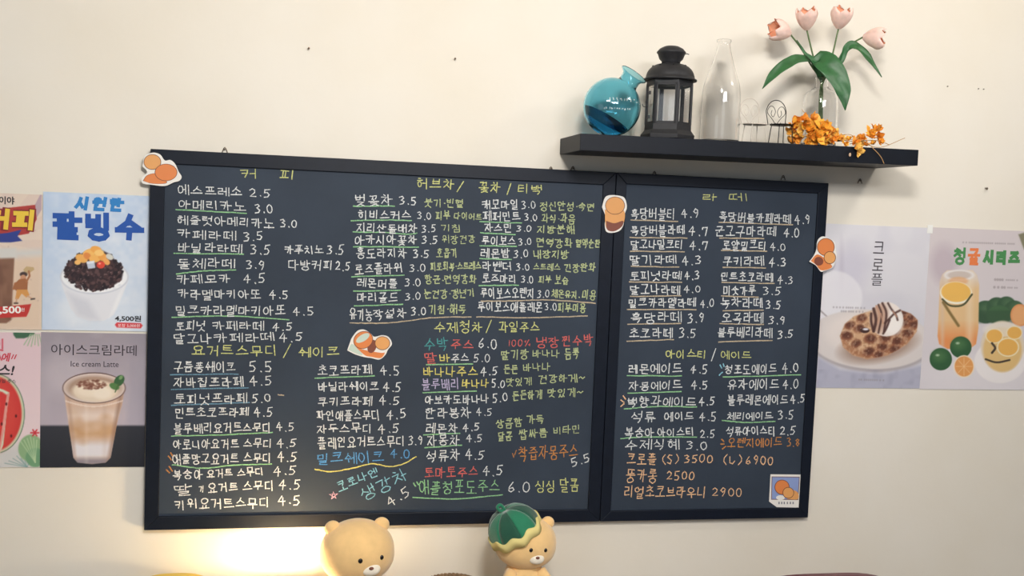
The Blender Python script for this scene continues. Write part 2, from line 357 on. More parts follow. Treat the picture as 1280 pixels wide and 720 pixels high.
WL = [ # board, text, x0,y0,x1,y1,h,colour
('커',301.5,217,321,217,13,'yellow'),('피',350,218,370,219,12,'yellow'),
('에스프레소',222.7,236.7,302.3,240.4,11.5),('2.5',311.7,240.5,337.7,241,12),
('아메리카노',223.8,254.4,306,259),('3.0',318.5,260,340.4,260.5,12),
('헤즐럿아메리카노',222,274.5,342.5,279.6,12),('3.0',350.4,279.6,370.6,280,10.5),
('카페라떼',222.7,291.9,294.6,295.2),('3.5',304.4,295,328,295,12),
('바닐라라떼',222.7,309.2,302.3,310.4),('3.5',313.3,311.7,337.3,311.7,12),
('카푸치노',356,312,404,312.3),('3.5',409,312.3,429.4,312.3,12),
('돌체라떼',222.7,329.3,293,329.3,12.5),('3.9',307.5,330.8,330.6,330.8,12),
('다방커피',361,330.8,416.5,332,13),('2.5',419.6,332,437.3,332.5,12),
('카페모카',221,349.6,288,348.5),('4.5',304.4,348.3,331,347.5,12),
('카라멜마키아또',222.7,367.5,325.4,368.3,12),('4.5',336.7,368.3,359.6,368.3,11),
('밀크카라멜마키아또',220,387.5,357,388,12.5),('4.5',366,388.7,391.5,388.7,11),
('토피넛',220,407.5,257,407.5,12),('카페라떼',266,407.5,330,407),('4.5',340.8,408,365,408,11),
('달고나',217.5,423.7,264,423,12),('카페라떼',268,423,342,421.5,12),('4.5',349,421.5,378,421,12),
('요거트스무디',240.4,438,346,438.5,13.5,'yellow'),('/',353,439,365,439,14,'yellow'),('쉐이크',373.5,440,423.8,439.5,12,'yellow'),
('구름퐁쉐이크',217.5,458.5,294,458,13.5),('5.5',310.8,458,339.4,458,13),
('자바칩프라페',218,478,304,477.5,12.5),('4.5',312,476.2,339.4,476,13),
('토피넛프라페',219,498.8,308,498,12.5),('5.0',314.8,497.7,337.7,497.7,11),
('민트초코프라페',219,516,310.6,515,12),('4.5',317.5,514.6,340.4,514.2,12.5),
('블루베리요거트스무디',217.5,535.8,338.3,534.3,12.5),('4.5',345,533.7,367.5,533.5,11),
('아로니아요거트',216.5,556,298,555,12),('스무디',305,554.5,339.4,554,12),('4.5',346,553.6,370,553.2,11),
('애플망고요거트',215.8,574,298,573,13),('스무디',305,572.5,338.8,572,12),('4.5',346.7,571,370.6,571,12),
('복숭아',216.5,593.8,253,592.5,13),('요거트',259,592,290,591.5,11),('스무디',297,591,329,589.4,11),('4.5',342,588.5,369.6,588,12),
('딸',219,613.5,240,611.5,15),('기',249,611,255,611,9),('요거트',260,611,297,609,12.5),('스무디',304,608.5,342,606,12.5),('4.5',349,606,374.8,605.5,13),
('키위요거트스무디',219,631,336.7,628,13.5),('4.5',347.7,625,374.8,624.5,12.5),
('초코프라페',397.4,463.5,464.8,462,12.5),('4.5',475,463.5,498.7,463.2,12),
('바닐라쉐이크',398,483.4,473,483.4,12),('4.5',479,483.4,501,483.2,11.5),
('쿠키프라페',398,502.3,465,501,12),('4.5',474,500.8,499,500.3,11),
('파인애플스무디',396.7,519.5,473.8,518.4,13),('4.5',483.4,517.9,507.2,517.2,12.5),
('자두스무디',396.7,536.3,464.8,535,12),('4.5',472.5,535.9,498.2,535.3,12),
('플레인요거트스무디',397.4,553.8,505.4,551,14),('3.9',510.8,550.7,528,550.2,11.5),
('밀크쉐이크',397,574.3,479.6,570.3,15,'blue'),('4.0',488,567.8,512,566.6,11,'blue'),
('코로나엔',422.3,609,471,589.5,12,'cyan'),('생강차',452,618.5,508,592,17,'cyan'),('4.5',484.6,628.5,510,613,13),('*',412,618.5,422,617.5,10,'pink'),
('허브차',521.6,229.6,567.4,231.5,13,'yellow'),('/',571,233,580,233.3,13,'yellow'),
('꽃차',599,234.2,625.5,234.8,13,'yellow'),('/',632,236,640,236,12,'yellow'),('티백',648,235.7,677,236.3,12,'yellow'),
('벚꽃차',443.7,250,490.3,250,13),('3.5',499,250.7,520,251,11),
('붓기·빈혈',530.8,253,579,254.5,10.5,'lime'),
('히비스커스',448,268.4,513,269,11),('3.0',521.6,269.5,538.4,269.8,9.5),
('피부',545,269,562.5,269.5,11,'lime'),('다이어트',568,270,602,271.5,9,'lime'),
('지리산돌배차',446,284.6,521,286,11.5),('3.5',527,285.6,544.5,285.8,10),('기침',552,285.4,576.6,285.6,9,'lime'),
('아카시아꽃차',444,299.7,521,300,11.5),('3.5',527.4,300,546.5,300,10.5),('위장건강',553,299,594,298.4,10,'lime'),
('홍도라지차',445.7,316.8,508,315.8,12.5),('3.5',516,316.8,536,316.8,10.5),('호흡기',546,316.3,571,316.3,11,'lime'),
('로즈플라워',444,336.4,502.5,335.4,13),('3.0',511.7,334.8,531.5,334.8,10),('피로회복·스트레스',538.4,333.6,601,332.5,11,'lime'),
('레몬머틀',446.7,353.5,496.4,354.7,12),('3.0',506,352.7,525.7,352.7,9.5),('항균·면역강화',531.5,349.8,595,348.6,11,'lime'),
('마리골드',447,372.6,497,371.6,11.5),('3.0',506.6,370.5,525.4,370.2,9.5),('눈건강·갱년기',530.3,368.3,593,365.5,11,'lime'),
('유기농',437,393.2,465,393,14),('작설차',467,393,508,391,13),('3.0',514,389.6,532.3,389,10.5),('기침·해독',536.4,387.2,582,385.8,12,'lime'),
('캐모마일',603,255.5,647.7,255.6,11.5),('3.0',651.8,255.8,669,256,10),('정신안성·숙면',675.5,257.4,742.7,258.8,11,'lime'),
('페퍼민트',604.4,270.3,650,270.7,11.5),('3.0',655.6,271.3,671,271.5,9),('과식·과음',677,272.5,718.7,274,11,'lime'),
('자스민',605.7,284.4,639.6,285,10.5),('3.0',646,285.3,663.7,285.5,8.5),('지방분해',672,286.6,718,286.9,10.5,'lime'),
('루이보스',603,300,644,301.2,12),('3.0',648,301.7,663.7,302,9.5),('면역강화',671,302.6,715,303.8,11,'lime'),('혈액순환',720,303.2,750,304.6,10.5,'lime'),
('레몬밤',601.4,316,637,316.8,12),('3.0',642.3,317,659.8,317.2,9.5),('내장지방',667,317.8,710.6,318.6,11,'lime'),
('라벤더',603.4,332.6,639,333,11.5),('3.0',645,333.2,661.4,333.4,9),('스트레스',667,333.3,700,333.8,9.5,'lime'),('긴장완화',706,334.3,743.8,335,11,'lime'),
('로즈마리',603,348.4,645,348.6,12),('3.0',651.4,349.2,666.3,349.3,9),('피부',673.5,349.3,689,349.6,10,'lime'),('보습',694,349.6,710,350,10.5,'lime'),
('루이보스오렌지',601,366.5,667.4,366.5,13),('3.0',671.7,367.2,686.5,367.4,9.5),('체온유지.',690,367.5,724,368,10.5,'lime'),('미용',728,367.5,745,368.6,12,'lime'),
('루이보스애플레몬',597.6,383.7,677.8,383.5,13),('3.0',680.8,383.5,695.4,383.3,9.5),('피부미용',697.6,384,732,384.8,12,'lime'),
('수제청차',543.6,409,602.8,408.6,14,'yellow'),('/',606.7,408,615.5,407.7,13,'yellow'),('과일주스',624,409,673.7,409,13,'yellow'),
('수박',530.5,430,559.8,430,15,'teal'),('주스',564,430.3,591.4,430.3,13,'red'),('6.0',598,429.8,621,429.8,12.5),
('100%',634.6,428.8,663.3,428.4,8.5,'red'),('냉장',671,428.4,698,427.6,13,'red'),('찐수박',703,426.3,741,424.3,14,'red'),
('딸',531,448,546,448,13,'red'),('바',549.6,447.6,562.7,447.6,11,'banana'),('주스',564.7,447.4,585.6,447.2,11),('5.0',592,447.3,612,447,10),
('딸기랑',626.6,443.8,660,443.2,12,'lime'),('바나나',666,442.4,699,442,9.5,'lime'),('듬뿍',706,442,723.5,441.6,13,'lime'),
('바나나주스',529.5,465,596.5,464.8,12.5,'banana'),('4.5',600.8,464,621.7,463.8,11),
('든든',630,461.4,647,461,11,'lime'),('바나나',654,459.5,687.3,458.3,10,'lime'),
('블루베리',527.6,480,573.5,479.6,14,'lilac'),('바나나',577.4,479.7,610.6,479,11,'banana'),('5.0',614.5,479.6,630.7,479.2,11),
('맛있게',633,477.2,664.3,476.4,10,'lime'),('건강하게~',673.7,474.3,730.7,472.7,10.5,'lime'),
('아보카도바나나',531.5,500.5,610.6,498.5,11.5),('5.0',615.5,497.2,634,496.8,10.5),
('든든하게',640.9,494.4,677,493.2,11,'lime'),('맛있게~',684.8,491.6,728.8,490.6,10.5,'lime'),
('한라봉차',531.9,517,588.5,515.5,14),('4.5',595.4,515.3,614.5,515,10),
('레몬차',532.5,535.7,572,534.8,13),('4.5',578.4,533.8,598.9,533.4,10.5),
('자몽차',534,551,574,550,14),('4.5',583,548,602.4,547.7,9.5),
('석류차',533.4,570.3,575,568,15),('4.5',582.3,568.6,605,568.2,13),
('토마토주스',531,590.8,597,589.6,13,'red'),('4.5',603.8,588,628,587.6,13),
('애플청포도주스',523.7,609.6,624,608.2,17,'green'),('6.0',634.4,609.4,662,609.2,14),('싱싱',670,608.2,693.6,608,15,'yellow'),('달콤',700.4,606.6,723.3,606,17,'yellow'),
('상큼함',620.4,529.3,652,528.2,12,'lime'),('가득',659.5,524.3,679.5,523.4,11,'lime'),
('달콤',623,545.8,640,545.2,12,'lime'),('쌉싸름',649,542.5,684,540.5,12,'lime'),('비타민',692,538.6,724.8,536.5,10,'lime'),
('v',640.6,567.5,645.7,567.5,9,'orange'),('착즙자몽주스',648.7,567.4,722,563.5,17,'orange'),('5.5',714,579.3,736.6,571.5,11),
]
WR = [
('라',878.5,246.5,896.8,246.5,9.5,'yellow'),('떼',910.9,246.7,932.4,246.8,9.5,'yellow'),
('흑당버블티',789,267.4,843.3,267.2,14),('4.9',851.5,267,873,267.3,11),
('흑당버블라떼',789,287.6,855.3,287.4,13),('4.7',861,288.6,884.8,289,11),
('달고나밀크티',789,306,853,306,12.5),('4.7',862,306.8,884.8,306.9,11),
('딸기라떼',788,324.8,845,325,12),('4.3',852.6,325.3,876,325.3,11),
('흑당버블카페라떼',899.5,271.2,988.3,274.4,12.5),('4.9',993.5,274.4,1012,274.6,11),
('군고구마라떼',894.3,289,969.8,288.7,13.5),('4.0',980,290.5,998.5,290.9,12),
('로얄밀크티',903.6,306.6,957.3,306.9,12.5),('4.0',962.5,308.2,981.5,308.6,9.5),
('쿠키라떼',904,326.3,954.3,326.6,12),('4.3',961.4,327.2,982.2,327.3,11),
('토피넛라떼',788,345,851.4,345,11.5),('4.3',855.4,345,874,344.6,10.5),
('달고나라떼',788,362.2,849.7,362.2,12),('4.0',855,362,875,362,9.5),
('밀크카라멜라떼',786,378.8,869.2,378.4,12),('4.0',875.5,379,892,379,10),
('흑당라떼',789,397.4,851.6,396.4,13),('3.9',859.8,397.4,880,397.2,12.5),
('초코라떼',786.6,416,840.7,416,12.5),('3.5',848.7,416.3,869.2,416.3,12),
('민트초코라떼',901.3,345.6,966,346.4,11.5),('4.3',971.8,349.5,991,349.7,10),
('미숫가루',904.2,363.2,944.2,363.2,12),('3.5',953.6,363.8,975.7,363.9,10),
('녹차라떼',901.3,378.4,953,378.6,13.5),('3.5',957,381.2,975.7,381.2,11),
('오곡라떼',902.8,397.4,954,397.3,12.5),('3.9',961,399.7,981,399.9,11.5),
('블루베리라떼',897.3,415.6,965,415.8,13),('3.5',972,417.5,990.7,417.4,10.5),
('아이스티',832,443,882.5,443,11.5,'yellow'),('/',888,443.5,896,443.5,12,'white'),('에이드',901,443.8,938.7,444.3,10,'yellow'),
('레몬에이드',785.8,461,851.8,460.6,12.5),('4.5',863,461.9,883.9,461.6,11),
('자몽에이드',786.8,482.4,851.8,481.2,11.5),('4.5',864,481.5,884.3,481,11),
('백향과에이드',784.4,502,869.3,502.6,12.5),('4.5',873.7,501.6,893,501.2,10.5),
('석류',790,522.3,819,522.3,14),('에이드',830.7,520.8,866.6,520.4,10.5),('4.5',874,521,894.7,520.8,11),
('복숭아',781.3,540.2,817,540,14),('아이스티',822,540,867,540,11),('2.5',875.4,542.3,893,542,11),
('수제식혜',782.3,557,848.4,555,12.5),('3.0',858,557,883.3,556.6,11),
('청포도에이드',906.7,461.5,970.2,461,12),('4.0',977.8,459.7,997.7,459.2,11.5),
('유자에이드',909.7,481.3,973.3,480.8,13.5),('4.0',978.8,480.6,997.7,480,11.5),
('블루레몬에이드',909.7,500,984.5,499.4,13),('4.5',988,498.2,1005.4,497.8,11.5),
('체리에이드',909.3,520.4,965.6,520,10.5),('3.5',972.3,519,991.6,518.4,10.5),
('석류아이스티',908.3,538.8,968.6,538.4,11.5),('2.5',975.3,538.7,993.6,538.5,10.5),
('오렌지에이드',909.7,553.6,977.3,553,12,'orange'),('3.8',983.4,553,999.3,552.8,10,'orange'),
('크로플',784,573.6,820,574,16,'peach'),('(S)',827,573.5,847.3,573.5,11.5,'peach'),('3500',854.9,573.4,890.6,573.2,10.5,'peach'),
('(L)',903.6,574.5,926,574.5,11,'peach'),('6900',932,575,966,575.3,11,'peach'),
('뚱카롱',782.8,594.2,821.5,594.8,18,'peach'),('2500',833.5,595,867.7,594.6,11,'peach'),
('리얼초코브라우니',781,615,882,615.4,15,'peach'),('2900',890,615,927.2,615,11,'peach'),
]
for t in WL: write(A_, *t)
for t in WR: write(B_, *t)
UL = [([(220,261.9),(264,264.3),(308,266.6)],'green'),([(217.5,316.9),(304.4,317.5)],'green'),([(220.6,342.3),(255,338.6),(294.6,337.4)],'green'),
([(215,396.5),(288,395),(361,399.6)],'green'),([(213,468.5),(297.7,467.5)],'blueline'),([(214.4,486.7),(310.6,484.6)],'blueline'),([(214.4,506.5),(260,505),(311.7,503)],'blueline'),
([(347.7,493.5),(354.6,494)],'beige'),([(214.4,545),(280,543.4),(340.4,540.6)],'green'),([(215.4,581),(253,585.2),(292.5,581.5),(339.4,580)],'green'),
([(213.5,566),(216.5,571)],'orange'),([(210.5,570),(214,574.5)],'orange'),([(211.5,583),(215.5,589)],'orange'),([(208,587),(212,591)],'orange'),
([(393.8,472.5),(467.8,469.8)],'green'),([(393.8,586.6),(414,589.7),(441,585),(464.8,579.7),(486.4,583),(504.5,579.7),(519.9,570.7)],'banana'),
([(441.7,257.8),(493,257.5)],'green'),([(439,276),(480,275),(514.4,275.6)],'green'),([(441.4,290),(480,290.6),(510,292.8),(521,291.4)],'green'),([(442,308.2),(523,308.8)],'green'),
([(439.6,346),(505,343.8)],'green'),([(442,363.9),(500.7,363)],'green'),([(443,382.5),(503.3,380.2)],'green'),
([(437.6,403.6),(485.7,403.6),(542,397),(588.8,396.3)],'beige'),([(599.9,277.2),(651.8,278.8)],'green'),([(600.6,291),(643.9,293.3)],'green'),([(600,307),(645.7,308)],'green'),
([(599.9,323.2),(639.3,324.4)],'green'),([(598.6,357),(648,356.5)],'green'),([(601.4,376.4),(645,376),(687,374.9),(744.2,379)],'beige'),([(596,396),(660,397),(734,395)],'beige'),
([(533,456),(590.7,455)],'green'),([(528.6,490.7),(595.4,488.8)],'green'),([(529.5,543.4),(574.8,541.4)],'green'),([(531,559.6),(577,556.3)],'green'),
([(516,622),(568.6,623.4),(628,618.5)],'green'),([(517,604),(519.5,608)],'green'),([(521,602.5),(523,606)],'green')]
UR = [([(788.5,274.8),(847,277)],'beige'),([(787.4,297),(858.7,297.5)],'beige'),([(788,314),(855.3,314.7)],'beige'),([(789,332.8),(848.5,334)],'beige'),
([(898.8,277.8),(990.6,281.2)],'beige'),([(899.5,297.5),(954.6,298.2)],'beige'),([(901.8,312.9),(958.4,314)],'beige'),([(903.6,334),(956.8,334.9)],'beige'),
([(786.6,352.5),(852,352.9)],'beige'),([(902.4,353),(967.7,354.4)],'beige'),([(788,370.6),(851,369.6)],'beige'),([(901.8,370),(947.7,371.4)],'beige'),
([(784,387),(870.2,387)],'beige'),([(903.8,388.2),(954,387.6)],'beige'),([(784.6,405.2),(851,404.2)],'beige'),([(899.9,404.6),(954.2,405.6)],'beige'),
([(783.7,426.7),(841.9,424.3)],'beige'),([(898.3,427.3),(965,425.3)],'beige'),
([(784,469.6),(851.8,470)],'green'),([(784.8,491.5),(851.4,489.3)],'green'),([(780.3,511.3),(820,508),(870.7,508.8)],'green'),([(776,548.2),(810,546),(870.7,546.4)],'green'),
([(903.8,471.2),(1000.7,468.6)],'green'),([(902.8,525.5),(932.7,528),(968.8,526.5)],'green'),
([(779,495),(782,499)],'peach'),([(776,500),(780,503)],'peach'),([(776,508),(780,504.5)],'peach'),([(900,456),(902,460)],'cyan'),([(904,455),(905,458)],'cyan'),([(899,469),(903,465)],'cyan'),
([(902,549),(905,552)],'orange'),([(901,555),(905,555)],'orange'),([(903,561),(907,558)],'orange')]
for p, c in UL: under(A_, p, c)
for p, c in UR: under(B_, p, c)

# ------------------------------------------------------------------ posters (flat prints, painted into a fine vertex grid)
class Print:
    def __init__(s, x0, x1, z0, z1, y, step=0.0019):
        s.b = (x0, x1, z0, z1, y); s.nx = int((x1-x0)/step)+1; s.nz = int((z1-z0)/step)+1
        gx, gz = np.meshgrid(np.linspace(x0, x1, s.nx), np.linspace(z0, z1, s.nz))
        s.pts = np.stack([gx.ravel(), np.full(gx.size, y), gz.ravel()], 1)
        X, Y = to_px(s.pts); s.X = X; s.Y = Y; s.c = np.ones((X.size, 3))*0.8
        s.noise_ = {}
    def noise(s, scale, seed=0):
        """smooth value noise over the sheet, 0..1"""
        r = np.random.default_rng(seed); G = r.random((64, 64))
        u = (s.pts[:, 0]-s.b[0])/scale; v = (s.pts[:, 2]-s.b[2])/scale
        iu = np.floor(u).astype(int); iv = np.floor(v).astype(int); fu = u-iu; fv = v-iv
        fu = fu*fu*(3-2*fu); fv = fv*fv*(3-2*fv); g = lambda a, b: G[a % 64, b % 64]
        return (g(iu, iv)*(1-fu)+g(iu+1, iv)*fu)*(1-fv)+(g(iu, iv+1)*(1-fu)+g(iu+1, iv+1)*fu)*fv
    def put(s, m, col):
        m = np.clip(m, 0, 1)[:, None]; col = np.array(col, float)
        col = col/255.0 if col.ndim == 1 else col
        s.c = s.c*(1-m)+col*m
    def fill(s, c): s.put(np.ones(s.X.size), c)
    def grad(s, c0, c1, y0, y1):
        t = np.clip((s.Y-y0)/(y1-y0), 0, 1)[:, None]; s.c = (np.array(c0)*(1-t)+np.array(c1)*t)/255.0
    def ell(s, cx, cy, rx, ry, col, ang=0, soft=0.9, a=1.0, clip=None):
        dx, dy = s.X-cx, s.Y-cy; ca, sa = math.cos(ang), math.sin(ang)
        u = (dx*ca+dy*sa)/rx; v = (-dx*sa+dy*ca)/ry; d = (1-np.sqrt(u*u+v*v))*min(rx, ry)
        m = np.clip(d/soft+0.5, 0, 1)*a
        if clip is not None: m = m*clip
        s.put(m, col); return m
    def poly(s, pts, col, soft=0.8, a=1.0, clip=None):
        n = len(pts); inside = np.zeros(s.X.size, bool); dist = np.full(s.X.size, 1e9)
        for i in range(n):
            (xa, ya), (xb, yb) = pts[i], pts[(i+1) % n]
            if ya != yb:
                c = ((ya > s.Y) != (yb > s.Y)) & (s.X < (xb-xa)*(s.Y-ya)/(yb-ya)+xa); inside ^= c
            t = np.clip(((s.X-xa)*(xb-xa)+(s.Y-ya)*(yb-ya))/max(1e-9, (xb-xa)**2+(yb-ya)**2), 0, 1)
            dist = np.minimum(dist, np.hypot(s.X-xa-t*(xb-xa), s.Y-ya-t*(yb-ya)))
        m = np.clip(np.where(inside, dist, -dist)/soft+0.5, 0, 1)*a
        if clip is not None: m = m*clip
        s.put(m, col); return m
    def line(s, pts, w, col, a=1.0, soft=0.8):
        d = np.full(s.X.size, 1e9)
        for (xa, ya), (xb, yb) in zip(pts, pts[1:]):
            t = np.clip(((s.X-xa)*(xb-xa)+(s.Y-ya)*(yb-ya))/max(1e-9, (xb-xa)**2+(yb-ya)**2), 0, 1)
            d = np.minimum(d, np.hypot(s.X-xa-t*(xb-xa), s.Y-ya-t*(yb-ya)))
        s.put(np.clip((w/2-d)/soft+0.5, 0, 1)*a, col)
    def curve(s, pts, w, col, a=1.0, soft=0.8): s.line([tuple(v)[:2] for v in spline([(*q, 0) for q in pts], 5)], w, col, a, soft)
    def build(s, name, parent, m):
        nx, nz = s.nx, s.nz; i = np.arange(nx*nz).reshape(nz, nx)
        f = np.stack([i[:-1, :-1], i[:-1, 1:], i[1:, 1:], i[1:, :-1]], -1).reshape(-1, 4)
        me = bpy.data.meshes.new(name); me.vertices.add(nx*nz); me.vertices.foreach_set('co', (s.pts-np.array(parent.location)).ravel())
        me.loops.add(f.size); me.loops.foreach_set('vertex_index', f.ravel()); me.polygons.add(len(f))
        me.polygons.foreach_set('loop_start', np.arange(len(f))*4); me.update(calc_edges=True)
        a = me.color_attributes.new('Col', 'FLOAT_COLOR', 'POINT')
        c = np.clip(s.c, 0, 1); lc = np.where(c <= 0.04045, c/12.92, ((c+0.055)/1.055)**2.4)
        a.data.foreach_set('color', np.concatenate([lc, np.ones((len(lc), 1))], 1).astype(np.float32).ravel())
        return link(name, me, m, parent)
PAPER = mat('poster_paper', (235, 233, 228), 0.6)
PRINT = mat('poster_print', (200, 200, 200), 0.38, vcol=True)
INK = {}
def ink(c):
    if c not in INK: INK[c] = mat('ink_%d_%d_%d' % c, c, 0.45)
    return INK[c]
PY = -0.003
def poster(tl, br, label, y=PY):
    a = P(*tl, y); b = P(*br, y); x0, x1, z0, z1 = a.x, b.x, b.z, a.z
    t = thing('poster', ((x0+x1)/2, 0, z0), label, 'poster')
    bm = bmesh.new(); o = t.location; box(bm, x0-o.x, x1-o.x, y+0.0003, y+0.0012, 0, z1-z0)
    obj('paper_sheet', bm, PAPER, t)
    return t, Print(x0, x1, z0, z1, y)
def text(parent, s, px, py, h, col, y=PY, bold=0.0, width=None, name='printed_lettering', shear=0.0, align='CENTER', rot=0.0, dy=0.0004, outline=None):
    """type set in the poster's plane: px,py the middle of the line, h the height of a hangul letter in photo pixels"""
    sc = scl(px, py, y); p = P(px, py, y)
    def mk(off, d, c):
        cu = bpy.data.curves.new('type', 'FONT'); cu.body = s; cu.size = 1.0; cu.offset = off; cu.shear = shear; cu.fill_mode = 'FRONT'
        cu.resolution_u = 3
        tmp = bpy.data.objects.new('type', cu); COL.objects.link(tmp); bpy.context.view_layer.update()
        me = bpy.data.meshes.new_from_object(tmp); bpy.data.objects.remove(tmp); bpy.data.curves.remove(cu)
        co = np.empty(len(me.vertices)*3); me.vertices.foreach_get('co', co); co = co.reshape(-1, 3)
        mn, mx = co.min(0), co.max(0); cen = (mn+mx)/2
        k = h*sc/(mx[1]-mn[1]); kx = k if width is None else width*sc/(mx[0]-mn[0])
        if off != bold: k, kx, cen = mk.k, mk.kx, mk.c
        else: mk.k, mk.kx, mk.c = k, kx, cen
        lx = (co[:, 0]-cen[0])*kx; lz = (co[:, 1]-cen[1])*k
        ca, sa = math.cos(rot), math.sin(rot); loc = parent.location
        out = np.stack([p.x-loc.x+lx*ca-lz*sa, np.full(len(lx), y-d), p.z-loc.z+lx*sa+lz*ca], 1)
        me.vertices.foreach_set('co', out.ravel()); me.update(); me.materials.clear()
        return link(name, me, ink(c), parent)
    o = mk(bold, dy, col)
    if outline: mk(bold+outline[0], dy-0.0002, outline[1])
    return o

def block(parent, s, px, py, h, width, lw, col, y=PY, slant=0.0, gap=0.14, d=0.0004, name='printed_lettering'):
    """bold poster lettering drawn with even strokes in the poster's plane"""
    sc = scl(px, py, y); c = P(px, py, y); loc = parent.location; n = len(s); bm = bmesh.new(); q = 0
    for k, ch in enumerate(s):
        x0 = -width/2+k*width/n+width/n*gap/2; w = width/n*(1-gap)
        for st in syll(ch):
            pts = []
            for u, v in st:
                X = x0+lw/2+u*(w-lw); Z = h/2-lw/2-v/1.06*(h-lw); X += slant*Z
                pts.append((c.x-loc.x+X*sc, c.z-loc.z+Z*sc))
            hw = lw*sc/2
            for k2, (a, b) in enumerate(zip(pts, pts[1:])):
                A = Vector(a); B = Vector(b); t_ = (B-A).normalized()*hw; n_ = Vector((-t_.y, t_.x)); q += 1; yy = y-d-q*1.5e-5
                rnd = len(pts) > 8; e0 = 0.5 if rnd else 1.0
                c4 = [A-t_*e0+n_, A-t_*e0-n_, B+t_*e0-n_, B+t_*e0+n_]
                bm.faces.new([bm.verts.new((v.x, yy, v.y)) for v in c4])
    return obj(name, bm, ink(col), parent, normals=False)

# --- bingsu poster
t, p = poster((54, 239.5), (184.5, 414.5), 'pale blue poster of shaved ice with red beans, left of the chalkboards')
p.grad((190, 208, 232), (214, 224, 238), 240, 400)
n = p.noise(0.03, 1)*0.5+p.noise(0.012, 2)*0.5
p.put((n-0.35)*1.1*np.clip(1.2-np.hypot((p.X-118)/70, (p.Y-340)/95)*0.3, 0.3, 1), (228, 233, 242))
p.put(np.clip(1-(p.X-54)/40, 0, 1)*0.35, (170, 196, 232))
p.ell(95, 388, 24, 16, (236, 240, 246), soft=14, a=0.5)
p.poly([(76,345),(77,356),(88,385),(97,396),(112,401),(130,401),(142,394),(152,372),(160,352),(160,342)], (226, 228, 236), soft=1.6)
p.poly([(84,366),(97,394),(112,400),(124,400),(110,376)], (204, 207, 219), soft=9, a=0.7)
p.poly([(146,372),(156,356),(146,386),(136,398)], (242, 244, 248), soft=4, a=0.6)
p.ell(118, 346, 43, 22, (206, 210, 222)); p.ell(118, 346, 41, 20, (240, 242, 246))
for i in range(60):
    a = random.random()*6.3; q = random.random()**.5; p.ell(118+38*q*math.cos(a), 353+10*q*math.sin(a), 2.2, 1.4, random.choice([(250,250,252),(214,218,228)]), soft=1.2, a=0.5)
bean = [(80,342),(84,333),(92,327),(100,318),(112,312),(126,312),(138,318),(146,328),(154,340),(152,350),(140,358),(128,362),(112,362),(100,356),(88,350)]
p.poly(bean, (56, 38, 42), soft=2)
for i in range(330):
    a = random.random()*6.3; q = random.random()**.5; x, y = 117+36*q*math.cos(a), 339+24*q*math.sin(a)
    if y < 322 and abs(x-118) > 24: continue
    g = random.choice([(40,26,32),(70,46,48),(92,66,66),(50,34,38),(30,20,26)]); p.ell(x, y, 2.6, 1.9, g, random.random()*3, soft=0.8)
    if random.random() < .25: p.ell(x-.6, y-.8, .7, .5, (160,138,136), soft=.6, a=.8)
for x, y, rx, ry, c, a in ((102,323,8,5,(238,176,92),.4),(112,316,9,5,(246,190,104),-.3),(120,312,7,4.5,(240,170,84),.2),(109,320,5,4,(228,140,70),.6),(119,323,8,5,(244,184,98),-.2),(128,321,6,5,(236,164,80),.7),(124,316,6,4,(250,204,124),0),(133,327,5,3.6,(238,170,96),.8),(97,328,4,3,(244,190,110),0),(137,321,5,3.4,(214,214,206),.5)):
    p.ell(x, y, rx, ry, c, a)
p.ell(126, 331, 5.2, 4.6, (222,70,52)); p.ell(124.5, 329.5, 1.6, 1.2, (250,160,140))
p.poly([(108,327),(118,326),(119,335),(110,336)], (196,206,222)); p.poly([(108,327),(118,326),(117,329),(109,330)], (226,232,242))
p.poly([(143.5,406),(146,403),(176,404),(178.5,407),(176,410.5),(146,409.5)], (216,66,74)); 
p.build('print', t, PRINT)
block(t, '시원한', 124.5, 255.5, 18, 60, 4.3, (42,128,198), slant=.15, gap=.1)
block(t, '팥빙수', 123.5, 284, 36, 110, 6.8, (28,82,168), gap=.04)
text(t, '4,500원', 160, 398.3, 8, (38,38,44), bold=0.03, width=31)
text(t, '포장 5,000원', 161, 407, 4.2, (250,240,240), width=26)

# --- iced coffee poster
t, p = poster((-79, 238), (51.5, 412.5), 'beige iced coffee poster with yellow lettering and red price banner at the left edge')
p.fill((226, 208, 192))
a = np.arctan2(p.Y-300, p.X+10); p.put(((np.sin(a*14) > 0) & (p.Y < 330))*0.35, (214, 190, 182))
p.poly([(52,240),(52,262),(34,292),(28,286)], (176,152,168), a=.8); p.poly([(-79,330),(52,322),(52,412),(-79,412)], (224,200,178), soft=10)
for i in range(70): p.ell(random.uniform(-79,50), random.uniform(240,410), 1.0, 1.0, (196,170,160), a=.6)
p.put(np.clip(1-np.abs(p.Y-318+0.05*p.X)/8, 0, 1)*0.8, (206, 208, 208))
p.poly([(-60,322),(18,322),(14,400),(8,404),(-50,404),(-56,398)], (134,96,76), soft=2); p.poly([(-62,312),(20,310),(21,322),(-62,326)], (212,210,206), soft=4)
for i in range(40): p.ell(random.uniform(-52,12), random.uniform(326,396), random.uniform(2,6), random.uniform(3,10), random.choice([(112,76,58),(156,116,92),(98,64,50)]), soft=4, a=.4)
p.poly([(-79,264),(-10,262),(44,256),(46,274),(36,292),(2,298),(-79,300)], (176,58,52), soft=1)
p.poly([(-79,290),(0,292),(10,291),(27,287),(22,295),(28,301),(14,303),(0,303),(-79,303)], (44,60,140), soft=1)
